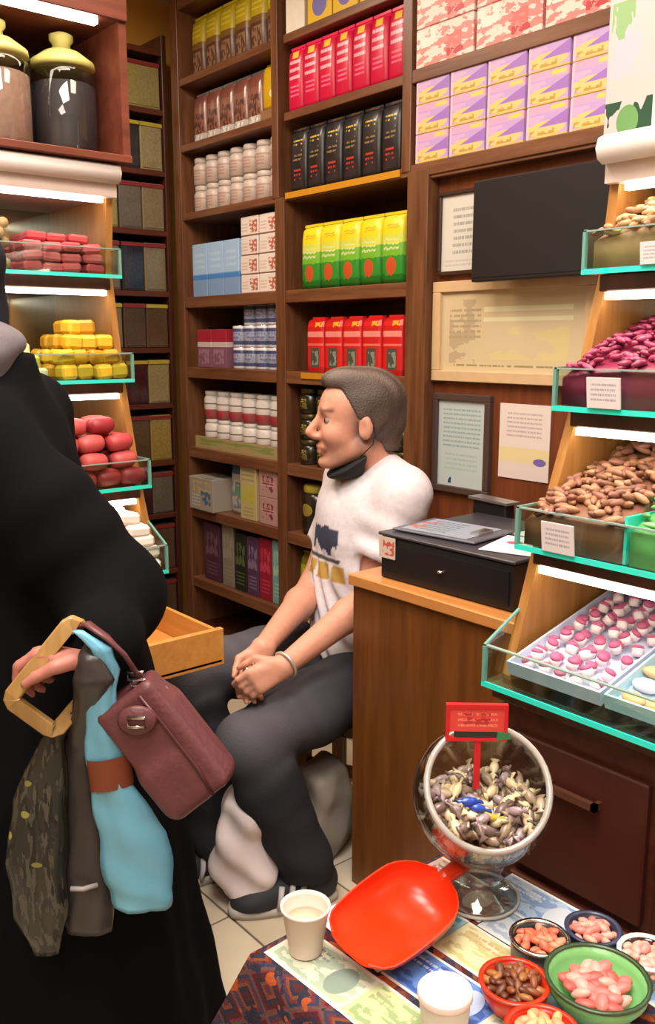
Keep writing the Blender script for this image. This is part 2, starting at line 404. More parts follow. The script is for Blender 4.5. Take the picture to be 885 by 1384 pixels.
for r in range(2):
    for i, x in enumerate(row_x(-3.56, -2.95, 6)):
        lb = 'white red-labelled jar, %s, %s row above the cardboard tray' % (ordn(i, 6), ['lower', 'upper'][r])
        if r == 0 and i == 0: pr.location = (x, 2.24, z_on(5) + .008); pr['label'] = lb
        else: dup(pr, (x, 2.24, z_on(5) + .008 + r * .1255), 0, lb)
# shelf with mixed packs
def lone(kind, name, label, cat, w, d, h, mat, loc, lid=None):
    t = {'c': carton, 'p': pouch}[kind](name, label, cat, None, w, d, h, mat, lid); t.location = loc; return t
lone('c', 'silver_carton', 'grey silver carton jutting out at the corner end of a low shelf', 'carton', .2, .14, .15, printed('silver_print', '#9d948a', [(.1, .9, .5, .9, '#b6a86e', 'n6'), (.5, .9, .2, .6, '#4b6a8a', 'n5'), (.1, .45, .1, .5, '#c4beb8', 't4')], .4), (-3.47, 2.2, z_on(6)))
lone('p', 'blue_white_pouch', 'white pouch with a blue top behind the silver carton', 'pouch', .13, .08, .24, printed('blue_white_print', [(0, '#b4aca2'), (.75, '#4d6aa0')], [(.1, .9, .1, .6, '#6a7f96', 'n7'), (.3, .8, .3, .6, '#5d8a58', 'n6')], .4), (-3.285, 2.25, z_on(6)))
lone('c', 'yellow_green_carton', 'pale yellow and green carton between blue and pink packs', 'carton', .12, .1, .235, printed('yellow_green_print', '#b7a877', [(.1, .9, .3, .65, '#b0b03a', 'n6'), (.1, .9, .7, .95, '#8f8a68', 't3'), (.2, .8, .05, .25, '#93894e', 't3')], .4), (-3.15, 2.22, z_on(6)))
pk = carton('pink_carton', '', 'carton', 'pink cartons in the low mixed shelf', .125, .1, .115, printed('pink_print', '#b18a85', [(.2, .8, .2, .8, '#7d3f48', 'n5'), (.1, .9, .4, .6, '#cc9999', 't2')], .4))
row(pk, [(-3.005, 2.22, z_on(6)), (-3.005, 2.22, z_on(6) + .117)], lambda i, n: ['lower', 'upper'][i] + ' pink carton next to the post, beside pale yellow carton', 0.02)
# bottom bay
for (x, w, h, c1, c2, nm, lb) in ((-3.47, .13, .27, '#4a2c3a', '#6a4a5c', 'dull_purple_carton', 'tall dull purple carton in the bottom bay near the corner'),
                                  (-3.335, .09, .29, '#7d7668', '#8e8878', 'grey_carton', 'tall slim grey carton in the bottom bay'),
                                  (-3.235, .09, .26, '#23261f', '#54603a', 'black_carton', 'black carton with green print in the bottom bay'),
                                  (-3.14, .085, .26, '#4f3652', '#7d6c84', 'violet_carton', 'violet carton in the bottom bay beside the red one'),
                                  (-3.045, .09, .27, '#8e1d33', '#b93a52', 'crimson_carton', 'crimson carton in the bottom bay beside the teal one'),
                                  (-2.958, .07, .275, '#6aa09c', '#9bbfa6', 'teal_carton', 'teal carton at the right end of the bottom bay')):
    lone('c', nm, lb, 'carton', w, .1, h, printed(nm + '_print', c1, [(.1, .9, .45, .85, c2, 'n5'), (.15, .85, .1, .35, c2, 't4')], .4), (x, 2.23, z_on(7)))
lone('c', 'red_carton', 'small red carton lying on the black and grey cartons', 'carton', .12, .09, .035, plain('red_card', '#9d1420', .45), (-3.285, 2.23, z_on(7) + .293))

# middle bay --------------------------------------------------------
M0x, M1x = -2.835, -2.235
mag = printed('magenta_pouch', [(0, '#c00d3c'), (.9, '#d82456')], [(.2, .85, .45, .8, '#e9b4c0', 't3'), (.25, .8, .2, .4, '#e07090', 't3'), (.35, .75, .8, .9, '#d9b640', 'r')], .35)
xs = row_x(M0x - .01, M1x + .02, 7)
row(pouch('magenta_coffee_pouch', '', 'pouch', 'magenta pouches in the middle bay', .087, .07, .225, mag, plain('magenta_foil', '#d62450', .3)), [(x, 2.2, z_on(1)) for x in xs],
    lambda i, n: 'magenta coffee pouch with pale script, %s of the row' % ordn(i, n))
blk = printed('black_pouch', '#1d1a1c', [(.25, .8, .7, .82, '#d8bc4a', 't2'), (.25, .8, .46, .66, '#8a7850', 't3'), (.3, .72, .08, .36, '#c83a30', 't4'), (.2, .85, .05, .95, '#2a2528', 'n4')], .35)
xs = row_x(M0x, M1x, 6)
row(pouch('black_coffee_pouch', '', 'pouch', 'black pouches in the middle bay', .096, .07, .225, blk), [(x, 2.2, z_on(2)) for x in xs],
    lambda i, n: 'black coffee pouch with gold and red label, %s of the row' % ordn(i, n))
ylg = printed('yellow_green_pouch', [(0, '#1f6a1f'), (.12, '#2f8a2b'), (.38, '#6fb030'), (.55, '#c9cf4a'), (.68, '#e3cf1f')], [(.2, .85, .46, .64, '#cfd9a0', 't3'), (.3, .75, .12, .36, '#c4502c', 'e'), (.3, .8, .74, .84, '#c98f2a', 't2')], .35, wob=.12)
xs = row_x(-2.765, -2.215, 5)
row(pouch('yellow_green_pouch', '', 'pouch', 'yellow and green pouches in the middle bay', .108, .08, .235, ylg, plain('yellow_foil', '#dbc52a', .3)), [(x, 2.2, z_on(3)) for x in xs],
    lambda i, n: 'yellow pouch fading to green at the base, %s of the row' % ordn(i, n))
red = printed('red_tin_print', [(0, '#a81417'), (.1, '#c91c1e'), (.92, '#b8171a')], [(.1, .95, .66, .76, '#e08a80', 'r'), (.1, .95, .5, .54, '#d96a60', 'r'), (.3, .8, .1, .46, '#4a4a42', 'r'), (.38, .75, .14, .4, '#7f8a7a', 'n5'), (.55, .9, .84, .93, '#dba52c', 'n4')], .35)
xs = row_x(-2.74, -2.215, 5)
def red_pack(lb):
    t = thing('red_coffee_pack', lb, 'packet', group='red packs in the middle bay')
    part('pack_body', MB().rings([rr(.098, .07, 0), rr(.1, .072, .01), rr(.1, .072, .17), rr(.095, .06, .19), rr(.07, .03, .2)], smooth=False), red, t)
    part('top_fold', MB().box((0, 0, .2025), (.07, .02, .006)), plain('red_foil', '#c7201f', .35), t)
    return t
row(red_pack(''), [(x, 2.2, z_on(4)) for x in xs], lambda i, n: 'red coffee pack with dark window, %s of the row' % ordn(i, n))
GOLDSTRIP = plain('gold_strip', '#c2861c', .4)
single('price_strip', MB().bb((-.31, 0, -.011), (.31, .004, .011)), GOLDSTRIP, 'amber edge strip on the shelf below the black pouches', 'strip', (-2.53, 2.149, ZS[2] + .002))
single('price_strip', MB().bb((-.25, 0, -.011), (.25, .004, .011)), GOLDSTRIP, 'amber edge strip on the shelf below the red packs', 'strip', (-2.5, 2.149, ZS[4] + .002))
dj = printed('dark_jar_print', [(0, '#2a2418'), (.8, '#1c1812')], [(.2, .8, .25, .6, '#6a6230', 'n7'), (.3, .7, .6, .75, '#b0a850', 'n5')], .25, .7)
pr = jar('dark_jar', '', 'jar', 'dark jars stacked in the middle bay', .044, .1, dj, plain('dark_gold_lid', '#4a4224', .35, .4), .22)
k = 0
for r in range(3):
    for i, x in enumerate(row_x(-2.83, -2.2, 6)):
        lb = 'dark jar with gold label, %s in the %s row of dark jars' % (ordn(i, 6), ['bottom', 'middle', 'top'][r])
        if k == 0: pr.location = (x, 2.22, z_on(5)); pr['label'] = lb
        else: dup(pr, (x, 2.22, z_on(5) + r * .101), 0, lb)
        k += 1
tj = printed('tall_dark_jar_print', '#241c18', [(.25, .75, .45, .75, '#8a8038', 'e')], .25, .7)
pr = jar('tall_dark_jar', '', 'jar', 'tall dark jars on the low middle shelf', .06, .2, tj, plain('olive_lid', '#a89c30', .4), .16)
row(pr, [(x, 2.23, z_on(6)) for x in row_x(-2.83, -2.2, 4)], lambda i, n: 'tall dark jar with olive label, %s on its shelf' % ordn(i, n))
og = printed('olive_pouch', [(0, '#5f6420'), (.5, '#9a9a22'), (.8, '#77741c')], [(.2, .8, .55, .75, '#b8b43a', 'n5')], .4)
row(pouch('olive_pouch', '', 'pouch', 'olive pouches on the lowest middle shelf', .14, .09, .26, og), [(x, 2.23, z_on(7)) for x in row_x(-2.83, -2.2, 4)], lambda i, n: 'olive yellow pouch, %s on the lowest middle shelf' % ordn(i, n))
row(carton('yellow_carton', '', 'carton', 'yellow cartons on the top middle shelf', .13, .1, .2, printed('yellow_blue_print', '#d0aa1c', [(.2, .8, .1, .5, '#6a62a0', 'e'), (.1, .9, .6, .8, '#e0cf70', 't2')], .4)), [(x, 2.22, z_on(0)) for x in (-2.66, -2.52, -2.38)],
    lambda i, n: 'yellow carton with violet picture, %s on the top middle shelf' % ordn(i, n))
lone('c', 'white_carton', 'white carton left of the yellow cartons on the top shelf', 'carton', .11, .1, .2, plain('offwhite_card', '#d8d2c4', .6), (-2.80, 2.22, z_on(0)))

# right bay ----------------------------------------------------------
rw = printed('red_white_box_print', '#e2cfc6', [(0, 1, 0, .97, '#d9807c', 'n5'), (.5, .8, .15, .75, '#dc6866', 'n6'), (0, .35, .5, 1, '#ecdcd2', 'n4'), (.55, .95, .1, .3, '#b5333c', 'n6')], .45)
pr = carton('red_white_biscuit_box', '', 'box', 'red and white boxes in the right bay', .237, .12, .112, rw)
k = 0
for r in range(3):
    for c, x in enumerate(row_x(-2.17, -1.425, 3)):
        lb = 'red and white box, %s in the %s row above the purple boxes' % (['left', 'middle', 'right'][c], ['bottom', 'middle', 'top'][r])
        if k == 0: pr.location = (x, 2.22, ZS[1] + .0205); pr['label'] = lb
        else: dup(pr, (x, 2.22, ZS[1] + .0205 + r * .115), 0, lb)
        k += 1
pp = printed('purple_cake_box_print', [(0, '#cdb26a'), (.08, '#b99ad0'), (.76, '#e0a0c4')], [(0, .96, .06, .52, '#d9c07a', 'e'), (.3, 1, .34, .74, '#9a6fbf', 'd'), (.05, .45, .4, .7, '#c9a6cf', 'n4'), (.1, .7, .1, .26, '#b8923c', 'n5'), (.6, .95, .82, .95, '#e2c85c', 'n3'), (0, .07, 0, 1, '#d7b9cf')], .45)
pr = carton('purple_cake_box', '', 'box', 'purple cake boxes in the right bay', .139, .11, .087, pp)
k = 0
for r in range(3):
    for c, x in enumerate(row_x(-2.165, -1.43, 5)):
        lb = 'purple and yellow cake box, %s in the %s row of its block' % (ordn(c, 5), ['bottom', 'middle', 'top'][r])
        if k == 0: pr.location = (x, 2.215, ZS[2] + .0205); pr['label'] = lb
        else: dup(pr, (x, 2.215, ZS[2] + .0205 + r * .0885), random.uniform(-.02, .02), lb)
        k += 1

# things hung on the panel ---------------------------------------------
def frame_thing(name, label, x0, x1, z0, z1, fw, fm, pm, y=2.2, th=.02, mount=None):
    cx, cz = (x0 + x1) / 2, (z0 + z1) / 2; w, h = x1 - x0, z1 - z0
    t = thing(name, label, 'frame', (cx, y, cz))
    b = MB()
    b.bb((-w / 2, -th, h / 2 - fw), (w / 2, 0, h / 2)); b.bb((-w / 2, -th, -h / 2), (w / 2, 0, -h / 2 + fw))
    b.bb((-w / 2, -th, -h / 2 + fw), (-w / 2 + fw, 0, h / 2 - fw)); b.bb((w / 2 - fw, -th, -h / 2 + fw), (w / 2, 0, h / 2 - fw))
    part('frame_moulding', b, fm, t, bevel=.002)
    part('certificate_sheet', MB().bb((-w / 2 + fw, -th * .5, -h / 2 + fw), (w / 2 - fw, -th * .3, h / 2 - fw)), pm, t)
    return t
doc1 = printed('grey_document', '#cfcdc4', [(.3, .95, .2, .85, '#9d9d98', 't7'), (.1, .9, .05, .16, '#b9b7b0', 't2')], .35)
frame_thing('small_document_frame', 'small dark framed grey document left of the black screen', -2.075, -1.895, 1.625, 1.88, .012, plain('dark_frame', '#38241c', .4), doc1)
doc2 = printed('cream_certificate', '#cbb995', [(.06, .26, .1, .9, '#b3a283', 'n6'), (.32, .92, .74, .8, '#dcd6ae'), (.32, .92, .62, .67, '#d8d2aa'), (.34, .9, .15, .55, '#d0bf8c', 'n4'), (.1, .9, .05, .1, '#9a8860', 't1'), (.06, .3, .4, .8, '#a8987c', 't6')], .3)
frame_thing('large_certificate_frame', 'large cream and gold framed certificate under the black screen', -2.085, -1.47, 1.29, 1.605, .034, plain('cream_gold_frame', '#cdae86', .35), doc2, th=.025)
doc3 = printed('pale_blue_certificate', '#b5c3c4', [(.1, .9, .45, .92, '#8fa4a8', 't9'), (.1, .3, .03, .1, '#2d4a5c', 'n3'), (.15, .85, .18, .4, '#a4b4b5', 't4')], .25)
frame_thing('blue_certificate_frame', 'dark framed pale blue certificate below the cream frame', -2.08, -1.835, .925, 1.25, .022, plain('grey_brown_frame', '#4a3a38', .35), doc3)
doc4 = printed('white_yellow_notice', [(0, '#d9c9c4'), (.22, '#dccb9c'), (.42, '#dccfc8')], [(.15, .85, .55, .9, '#b9a6a6', 't6'), (.7, .95, .2, .3, '#7060a8', 'e')], .6)
single('paper_notice', MB().bb((-.095, -.003, -.115), (.095, 0, .115)), doc4, 'unframed white and yellow paper notice right of the pale blue certificate', 'notice', (-1.71, 2.199, 1.115))
tv = thing('black_screen', 'black flat screen mounted under the shelf of purple boxes', 'screen', (-1.61, 2.1, 1.74))
part('screen_casing', MB().bb((-.23, -.02, -.15), (.26, .015, .135)), BLACK_PL, tv, bevel=.004)
part('screen_panel', MB().bb((-.222, -.022, -.138), (.252, -.019, .127)), plain('screen_off', '#201d1f', .45, var=.05, spec=.3), tv)
part('wall_bracket', MB().bb((-.08, .015, -.08), (.08, .1, .08)), BLACK_PL, tv)

# spice bins on the left wall -----------------------------------------------
XS = -3.69
rk = thing('spice_cabinet', 'dark wooden cabinet of spice bins on the left wall', 'cabinet', (-3.82, 1.72, 0))
def kpart(name, lo, hi, m): return part(name, MB().bb([lo[0] + 3.82, lo[1] - 1.72, lo[2]], [hi[0] + 3.82, hi[1] - 1.72, hi[2]]), m, rk, bevel=.002)
ZB = [2.645, 2.40, 2.145, 1.89, 1.625, 1.375, 1.122, .855, .605, .33, .08]
for z in ZB: kpart('shelf', (-3.94, 1.3, z - .012), (XS, 2.125, z + .012), W_DARKY)
kpart('upright', (-3.94, 2.125, 0), (XS, 2.148, 2.72), W_DARK); kpart('upright', (-3.94, 1.28, 0), (XS, 1.3, 2.72), W_DARK)
kpart('back_panel', (-3.95, 1.3, 0), (-3.94, 2.125, 2.66), W_DARK)
fills = [('khaki', '#857b4c'), ('black', '#232327'), ('beige', '#857855'), ('grey', '#5c554c'), ('brown', '#513f2e'), ('navy', '#20242f'), ('tan', '#75684f'), ('maroon', '#3a1c20'), ('ochre', '#8a7640'), ('umber', '#4c3c30')]
RS = plain('red_label_strip', '#7c2228', .4); YS = plain('yellow_label_strip', '#a3942c', .4)
bin_bm = {}
def spice_bin(label, w, h, fill, strip):
    t = thing('spice_bin', label, 'bin', group=None)
    k = (round(w, 3), round(h, 3), fill[0])
    part('bin_body', MB().bb((-.2, -w / 2, 0), (0, w / 2, h)), plain('bin_' + fill[0], fill[1], .3, var=.3, scale=60, spec=.6), t, bevel=.003)
    part('label_strip', MB().bb((0, -w / 2, h - .018), (.004, w / 2, h - .003)), strip, t)
    part('bin_window', MB().bb((0, -w / 2 + .008, .01), (.003, w / 2 - .008, h - .024)), plain('bin_window_' + fill[0], fill[1], .15, var=.4, scale=90, spec=.7), t)
    return t
rowfill = [(0, 0), (1, 2), (3, 6), (5, 6), (9, 4), (7, 2), (4, 8), (7, 3), (9, 4), (7, 9)]
names_row = ['top', 'second', 'third', 'fourth', 'fifth', 'sixth', 'seventh', 'eighth', 'ninth', 'tenth']
for r in range(10):
    z = ZB[r + 1] + .0125; h = ZB[r] - ZB[r + 1] - .055
    st = YS if r in (1, 4, 5) else RS
    if r == 0:
        o = spice_bin('wide khaki spice bin under a red strip, topmost by the corner', .215, h, fills[0], RS); o.location = (XS - .012, 2.01, z)
    else:
        for c, y in enumerate((1.955, 2.067)):
            f = fills[rowfill[r][c]]
            o = spice_bin('%s spice bin, %s of the corner pair, %s row down' % (f[0], ['left', 'right'][c], names_row[r]), .107, h, f, (RS if c == 0 else YS) if r == 4 else st); o.location = (XS - .012, y, z)
    for y in (1.84, 1.73):
        f = fills[(r * 3 + int(y * 100)) % 10]
        o = spice_bin('%s spice bin %s, %s row down' % (f[0], 'beside the left display' if y < 1.8 else 'third from the corner', names_row[r]), .104, h, f, st); o.location = (XS - .012, y, z)
# ------------------------------------------------------------------ stepped glass displays
def make_display(name, label, P, L, tiers, topz, topd, back, ledcol=LED):
    """P(a,d,z): a along the display from its visible end, d depth coordinate growing to the back"""
    o0 = P(L / 2, (tiers[0][1] + back) / 2, 0); t = thing(name, label, 'display', o0)
    def bb(lo, hi, mb=None):
        a = Vector(P(*lo)) - Vector(o0); b = Vector(P(*hi)) - Vector(o0)
        return (mb or MB()).bb([min(p, q) for p, q in zip(a, b)], [max(p, q) for p, q in zip(a, b)])
    def pl(pts, mb=None, off=.018):
        p3 = [Vector(P(0, d, z)) - Vector(o0) for d, z in pts]; ov = Vector(P(off, 0, 0)) - Vector(P(0, 0, 0))
        return (mb or MB()).poly(p3, ov)
    d1 = tiers[0][1]
    # base cabinet with drawer fronts
    part('base_cabinet', bb((.0, d1 + .06, .0), (L, back, tiers[0][0] - .045)), W_DARKY if name.endswith('stand') else W_DARK, t, bevel=.003)
    nw = 4 if L > 1 else 2
    for i in range(nw):
        a0 = .04 + i * (L - .06) / nw; a1 = a0 + (L - .06) / nw - .02
        for z0, z1 in ((.52, .76), (.08, .5)):
            f = part('drawer_front', bb((a0, d1 + .045, z0), (a1, d1 + .06, z1)), plain('drawer_red_brown', '#4a2016', .4, var=.15), t, bevel=.003)
            am = (a0 + a1) / 2
            part('drawer_handle', bb((am - .05, d1 + .025, z1 - .07), (am + .05, d1 + .035, z1 - .058), bb((am - .05, d1 + .025, z1 - .07), (am - .042, d1 + .045, z1 - .058), bb((am + .042, d1 + .025, z1 - .07), (am + .05, d1 + .045, z1 - .058)))), plain('dull_brass', '#8a5a48', .3, .7), f)
    # sloped end panels
    prof = [(d1 + .065, tiers[0][0] - .045)] + [(d + .055, z) for z, d in tiers] + [(topd + .05, topz), (back, topz), (back, tiers[0][0] - .045)]
    part('end_panel', pl(prof), W_PANEL, t)
    prof2 = [Vector(P(L, d, z)) - Vector(o0) for d, z in prof]
    part('end_panel', MB().poly(prof2, Vector(P(-.018, 0, 0)) - Vector(P(0, 0, 0))), W_PANEL, t)
    part('mirror_back', bb((.018, back - .006, tiers[0][0]), (L - .018, back, topz)), MIRROR, t)
    for i, (z, d) in enumerate(tiers):
        board = part('tier_board', bb((.0 if i == 0 else .018, d + .028, z - .036), (L if i == 0 else L - .018, back - .01, z - .008)), W_DARK, t, bevel=.002)
        if i: part('led_strip', bb((.03, d + .03, z - .05), (L - .03, d + .046, z - .038)), ledcol, board)
        s = part('glass_shelf', bb((.004, d + .003, z - .0075), (L - .004, back - .012, z)), GL_TRAY, t)
        part('glass_edge', bb((.0, d, z - .0085), (L, d + .0035, z + .0005)), EDGE, s, label='turquoise front edge of the glass shelf, LED glow in its colour')
        hz = .062
        g = part('front_glass', bb((.0, d + .004, z + .0006), (L, d + .009, z + hz)), GL_TRAY, t)
        part('glass_rim', bb((.0, d + .003, z + hz), (L, d + .010, z + hz + .0025)), plain('grey_green_rim', '#8ea39b', .15, spec=.8), g)
        h1, h2 = (.112, .115) if i == 0 else (hz, hz)
        sg = part('side_glass', pl([(d + .003, z), (d + .25, z), (d + .25, z + h2), (d + .1, z + h1), (d + .003, z + hz)], off=.004), GL_TRAY, t)
        k = pl([(d + .003, z + hz), (d + .1, z + h1), (d + .1, z + h1 + .004), (d + .003, z + hz + .004)], None, .005)
        k = pl([(d, z), (d + .008, z), (d + .008, z + hz), (d, z + hz)], k, .006)
        part('glass_edge', k, plain('teal_side_edge', '#6a9c90', .2, spec=.8), sg)
    # valance with lamp tubes
    va = MB(); n = 8
    rings = []
    for a in (0.0, L):
        rings.append([Vector(P(a, topd + .02 + .022 * math.cos(2 * PI * j / n), topz + .024 + .024 * math.sin(2 * PI * j / n))) - Vector(o0) for j in range(n)])
    va.rings(rings); part('valance_tube', va, WHITE_PL, t)
    part('valance_board', bb((.0, topd + .03, topz - .03), (L, back, topz + .03)), plain('valance_pink_white', '#cdb9ae', .5), t)
    part('led_strip', bb((.03, topd + .045, topz - .042), (L - .03, topd + .06, topz - .031)), ledcol, t)
    return t
RT_T = [(.851, 1.123), (1.079, 1.197), (1.31, 1.283), (1.539, 1.348)]
RB = 1.70; XR = -.943
def PR(a, d, z): return (XR + a, d, z)
make_display('display_stand', 'stepped glass display stand with lit turquoise edges at right', PR, 1.15, RT_T, 1.715, 1.373, RB)
LT_T = [(.851, 1.944), (1.06, 2.016), (1.324, 2.085), (1.582, 2.13)]
LB = 2.52; YL = 1.093
def PL(a, d, z): return (-d, YL - a, z)
make_display('display_stand', 'stepped glass display stand behind the woman in black, at left', PL, .95, LT_T, 1.80, 2.11, LB)

# upper hutch with jars on the left display
hu = thing('jar_hutch', 'reddish wooden hutch on top of the left display', 'hutch', (-2.31, .62, 1.848))
def hp(nm, lo, hi, m, **k): return part(nm, MB().bb([lo[0] + 2.31, lo[1] - .62, lo[2] - 1.848], [hi[0] + 2.31, hi[1] - .62, hi[2] - 1.848]), m, hu, **k)
WH = wood('hutch_wood', '#5a2c1e', '#7a4030', axis='Y')
hp('hutch_base', (-2.5, .15, 1.848), (-2.10, 1.12, 1.866), WH, bevel=.002)
hp('hutch_side', (-2.5, 1.10, 1.866), (-2.11, 1.12, 2.17), WH); hp('hutch_side', (-2.5, .15, 1.866), (-2.11, .17, 2.17), WH)
hp('hutch_back', (-2.5, .17, 1.866), (-2.485, 1.10, 2.17), W_BACK)
hp('hutch_header', (-2.5, .15, 2.17), (-2.10, 1.12, 2.24), WH, bevel=.002)
hp('led_strip', (-2.135, .2, 2.156), (-2.115, 1.05, 2.169), LED)
YLID = plain('yellow_jar_lid', '#d3cb78', .4, var=.1)
def big_jar(label, y, fillc, x=-2.24):
    t = thing('glass_jar', label, 'jar', (x, y, 1.867), group=None); r = .08
    fi = MB().lathe([(r * .9, .004), (r * .955, .02), (r * .955, .165), (r * .85, .17)], 24); part('jar_filling', fi, plain('filling_' + fillc[1:], fillc, .7, var=.3, scale=70), t)
    b = MB().lathe([(r * .95, 0), (r, .012), (r, .185), (r * .82, .212), (r * .75, .215)], 24, cap=False); part('jar_glass', b, GL_JAR, t)
    lid = part('jar_lid', MB().lathe([(r * .84, .205), (r * .98, .208), (r * .95, .222), (r * .55, .245), (r * .3, .252)], 24), YLID, t)
    part('lid_knob', MB().lathe([(r * .3, .25), (r * .26, .262), (r * .36, .272), (r * .36, .284), (r * .2, .29)], 16), YLID, lid)
    return t
big_jar('large glass jar of near-black filling with a yellow lid, right on the hutch', 1.012, '#241a22')
big_jar('large glass jar of pinkish brown filling with a yellow lid, middle of the hutch', .845, '#8a6658')
big_jar('large glass jar of dull brown filling at the frame edge of the hutch', .675, '#6a4a3c')

# ------------------------------------------------------------------ loose goods
def blob_me(name, mat, dims, n=8, m=6, pw=1.0, noise=.0, bend=0):
    R = []
    for i in range(m + 1):
        th = PI * i / m; 
        z = -math.cos(th); rr_ = max(.02, math.sin(th) ** pw)
        R.append([(dims[0] / 2 * z, dims[1] / 2 * rr_ * math.cos(2 * PI * j / n) * (1 + random.uniform(-noise, noise)) + bend * z * z, dims[2] / 2 * rr_ * math.sin(2 * PI * j / n) * (1 + random.uniform(-noise, noise))) for j in range(n)])
    return MB().rings(R).mesh(name, mat)
def cube_me(name, mat, dims, bevel): return MB().box((0, 0, 0), dims).mesh(name, mat, bevel)
def scatter(name, meshes, label, cat, group, pts):
    for p, r in pts:
        o = link(name, random.choice(meshes), None, p, r); tag(o, label, cat, group)
def heap_pts(P, a0, a1, d0, d1, zf, n, tilt=.4, layers=1):
    pts = []
    for i in range(n):
        u, v = random.random(), random.random()
        z = zf(u, v) - (random.random() * .012)
        pts.append((P(a0 + (a1 - a0) * u, d0 + (d1 - d0) * v, z), (random.uniform(-tilt, tilt), random.uniform(-tilt, tilt), random.uniform(0, 2 * PI))))
    return pts
def mound(name, label, mat, P, a0, a1, d0, d1, z0, zf, n=10, piece=None, pfrom=0, pn=0):
    b = MB(); vs = []; fs = []
    for i in range(n + 1):
        for j in range(n + 1):
            u, v = i / n, j / n; vs.append(P(a0 + (a1 - a0) * u, d0 + (d1 - d0) * v, max(z0 + .002, zf(u, v) - .014)))
    k = len(vs)
    for i in range(n + 1):
        for j in range(n + 1):
            u, v = i / n, j / n; vs.append(P(a0 + (a1 - a0) * u, d0 + (d1 - d0) * v, z0))
    for i in range(n):
        for j in range(n):
            q = (i * (n + 1) + j, (i + 1) * (n + 1) + j, (i + 1) * (n + 1) + j + 1, i * (n + 1) + j + 1)
            fs.append(q); fs.append(tuple(x + k for x in q[::-1]))
    rim = [(i * (n + 1), (i + 1) * (n + 1)) for i in range(n)] + [(i * (n + 1) + n, (i + 1) * (n + 1) + n) for i in range(n)] + [(j, j + 1) for j in range(n)] + [(n * (n + 1) + j, n * (n + 1) + j + 1) for j in range(n)]
    for a, c in rim: fs.append((a, c, c + k, a + k))
    b.add(vs, fs, 0, True)
    if piece is not None:   # the part of the heap outside the picture: joined pieces
        pv = [v.co.copy() for v in piece.vertices]; pf = [tuple(p.vertices) for p in piece.polygons]
        for p, r in heap_pts(P, pfrom, a1 - .01, d0 + .006, d1 - .02, zf if pfrom == 0 else (lambda u, v: zf(1.0, v)), pn):
            R = Matrix.Translation(Vector(p)) @ (Matrix.Rotation(r[2], 4, 'Z') @ Matrix.Rotation(r[1], 4, 'Y') @ Matrix.Rotation(r[0], 4, 'X'))
            b.add([R @ q for q in pv], pf, 0, True)
    o = link(name, b.mesh(name, mat), None); tag(o, label, 'heap', kind='stuff'); return o
def pile(z0, hf, hb, ramp=.12):
    def f(u, v):
        s = min(1, u / ramp) if ramp else 1
        return z0 + (hf + (hb - hf) * min(1, v / .8) ** .8) * (.82 + .18 * math.sqrt(max(0, s)))
    return f
# magenta almonds, third tier right
mg = [plain('magenta_dragee_%d' % i, c, .35, spec=.5) for i, c in enumerate(('#9c3058', '#842444', '#ae486a', '#74203c'))]
al = [blob_me('almond', m, (.027, .0115, .0105)) for m in mg]
f3 = pile(1.312, .072, .165, .3)
mound('almond_heap', 'bulk of magenta almonds in the tray below the top right tray', mg[1], PR, .012, .42, 1.294, 1.6, 1.311, f3, piece=al[1], pfrom=.235, pn=260)
scatter('sugared_almond', al, 'magenta sugared almond in the heap on the right display', 'almond', 'magenta almonds on the right display', heap_pts(PR, .014, .235, 1.298, 1.585, f3, 300))
# brown pecans / dates, second tier right
bn = [plain('brown_nut_%d' % i, c, .5, var=.25) for i, c in enumerate(('#9a6a4e', '#7d5238', '#a87c5a', '#8a5a48'))]
pe = [blob_me('pecan', m, (.032, .015, .013), noise=.08) for m in bn]
f2 = pile(1.081, .066, .165, .35)
mound('pecan_heap', 'bulk of brown shelled nuts in the middle tray of the right display', bn[1], PR, .012, .196, 1.208, 1.56, 1.08, f2)
scatter('brown_nut', pe, 'brown shelled nut heaped in the middle tray of the right display', 'nut', 'brown nuts on the right display', heap_pts(PR, .016, .194, 1.212, 1.54, f2, 270))
gnm = [plain('green_sweet_%d' % i, c, .45, var=.2) for i, c in enumerate(('#5fae62', '#7cc27a', '#4c9a58'))]
gr_ = [blob_me('green_sweet', m, (.04, .012, .01)) for m in gnm]
fg = pile(1.081, .066, .14, .0)
mound('green_sweet_heap', 'bulk of green sweets beside the brown nuts', gnm[0], PR, .212, .5, 1.208, 1.54, 1.08, fg, piece=gr_[0], pfrom=.34, pn=200)
scatter('green_sweet', gr_, 'green sweet strip in the tray beside the brown nuts', 'sweet', 'green sweets on the right display', heap_pts(PR, .214, .34, 1.212, 1.5, fg, 130, .25))
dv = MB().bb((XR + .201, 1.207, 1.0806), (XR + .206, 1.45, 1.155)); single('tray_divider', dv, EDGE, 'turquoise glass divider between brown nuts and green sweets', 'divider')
# cream nuts, top tier right
cn = [plain('cream_nut_%d' % i, c, .5, var=.2) for i, c in enumerate(('#c9a878', '#b08a5e', '#d8c088', '#a5795c'))]
ca = [blob_me('cashew', m, (.027, .013, .012), bend=.006) for m in cn]
f4 = pile(1.541, .07, .15, .3)
mound('cream_nut_heap', 'bulk of cream nuts in the top tray of the right display', cn[1], PR, .012, .4, 1.365, 1.6, 1.54, f4, piece=ca[1], pfrom=.24, pn=200)
scatter('cream_nut', ca, 'cream coloured nut heaped in the top tray of the right display', 'nut', 'cream nuts on the right display', heap_pts(PR, .016, .24, 1.362, 1.58, f4, 260))
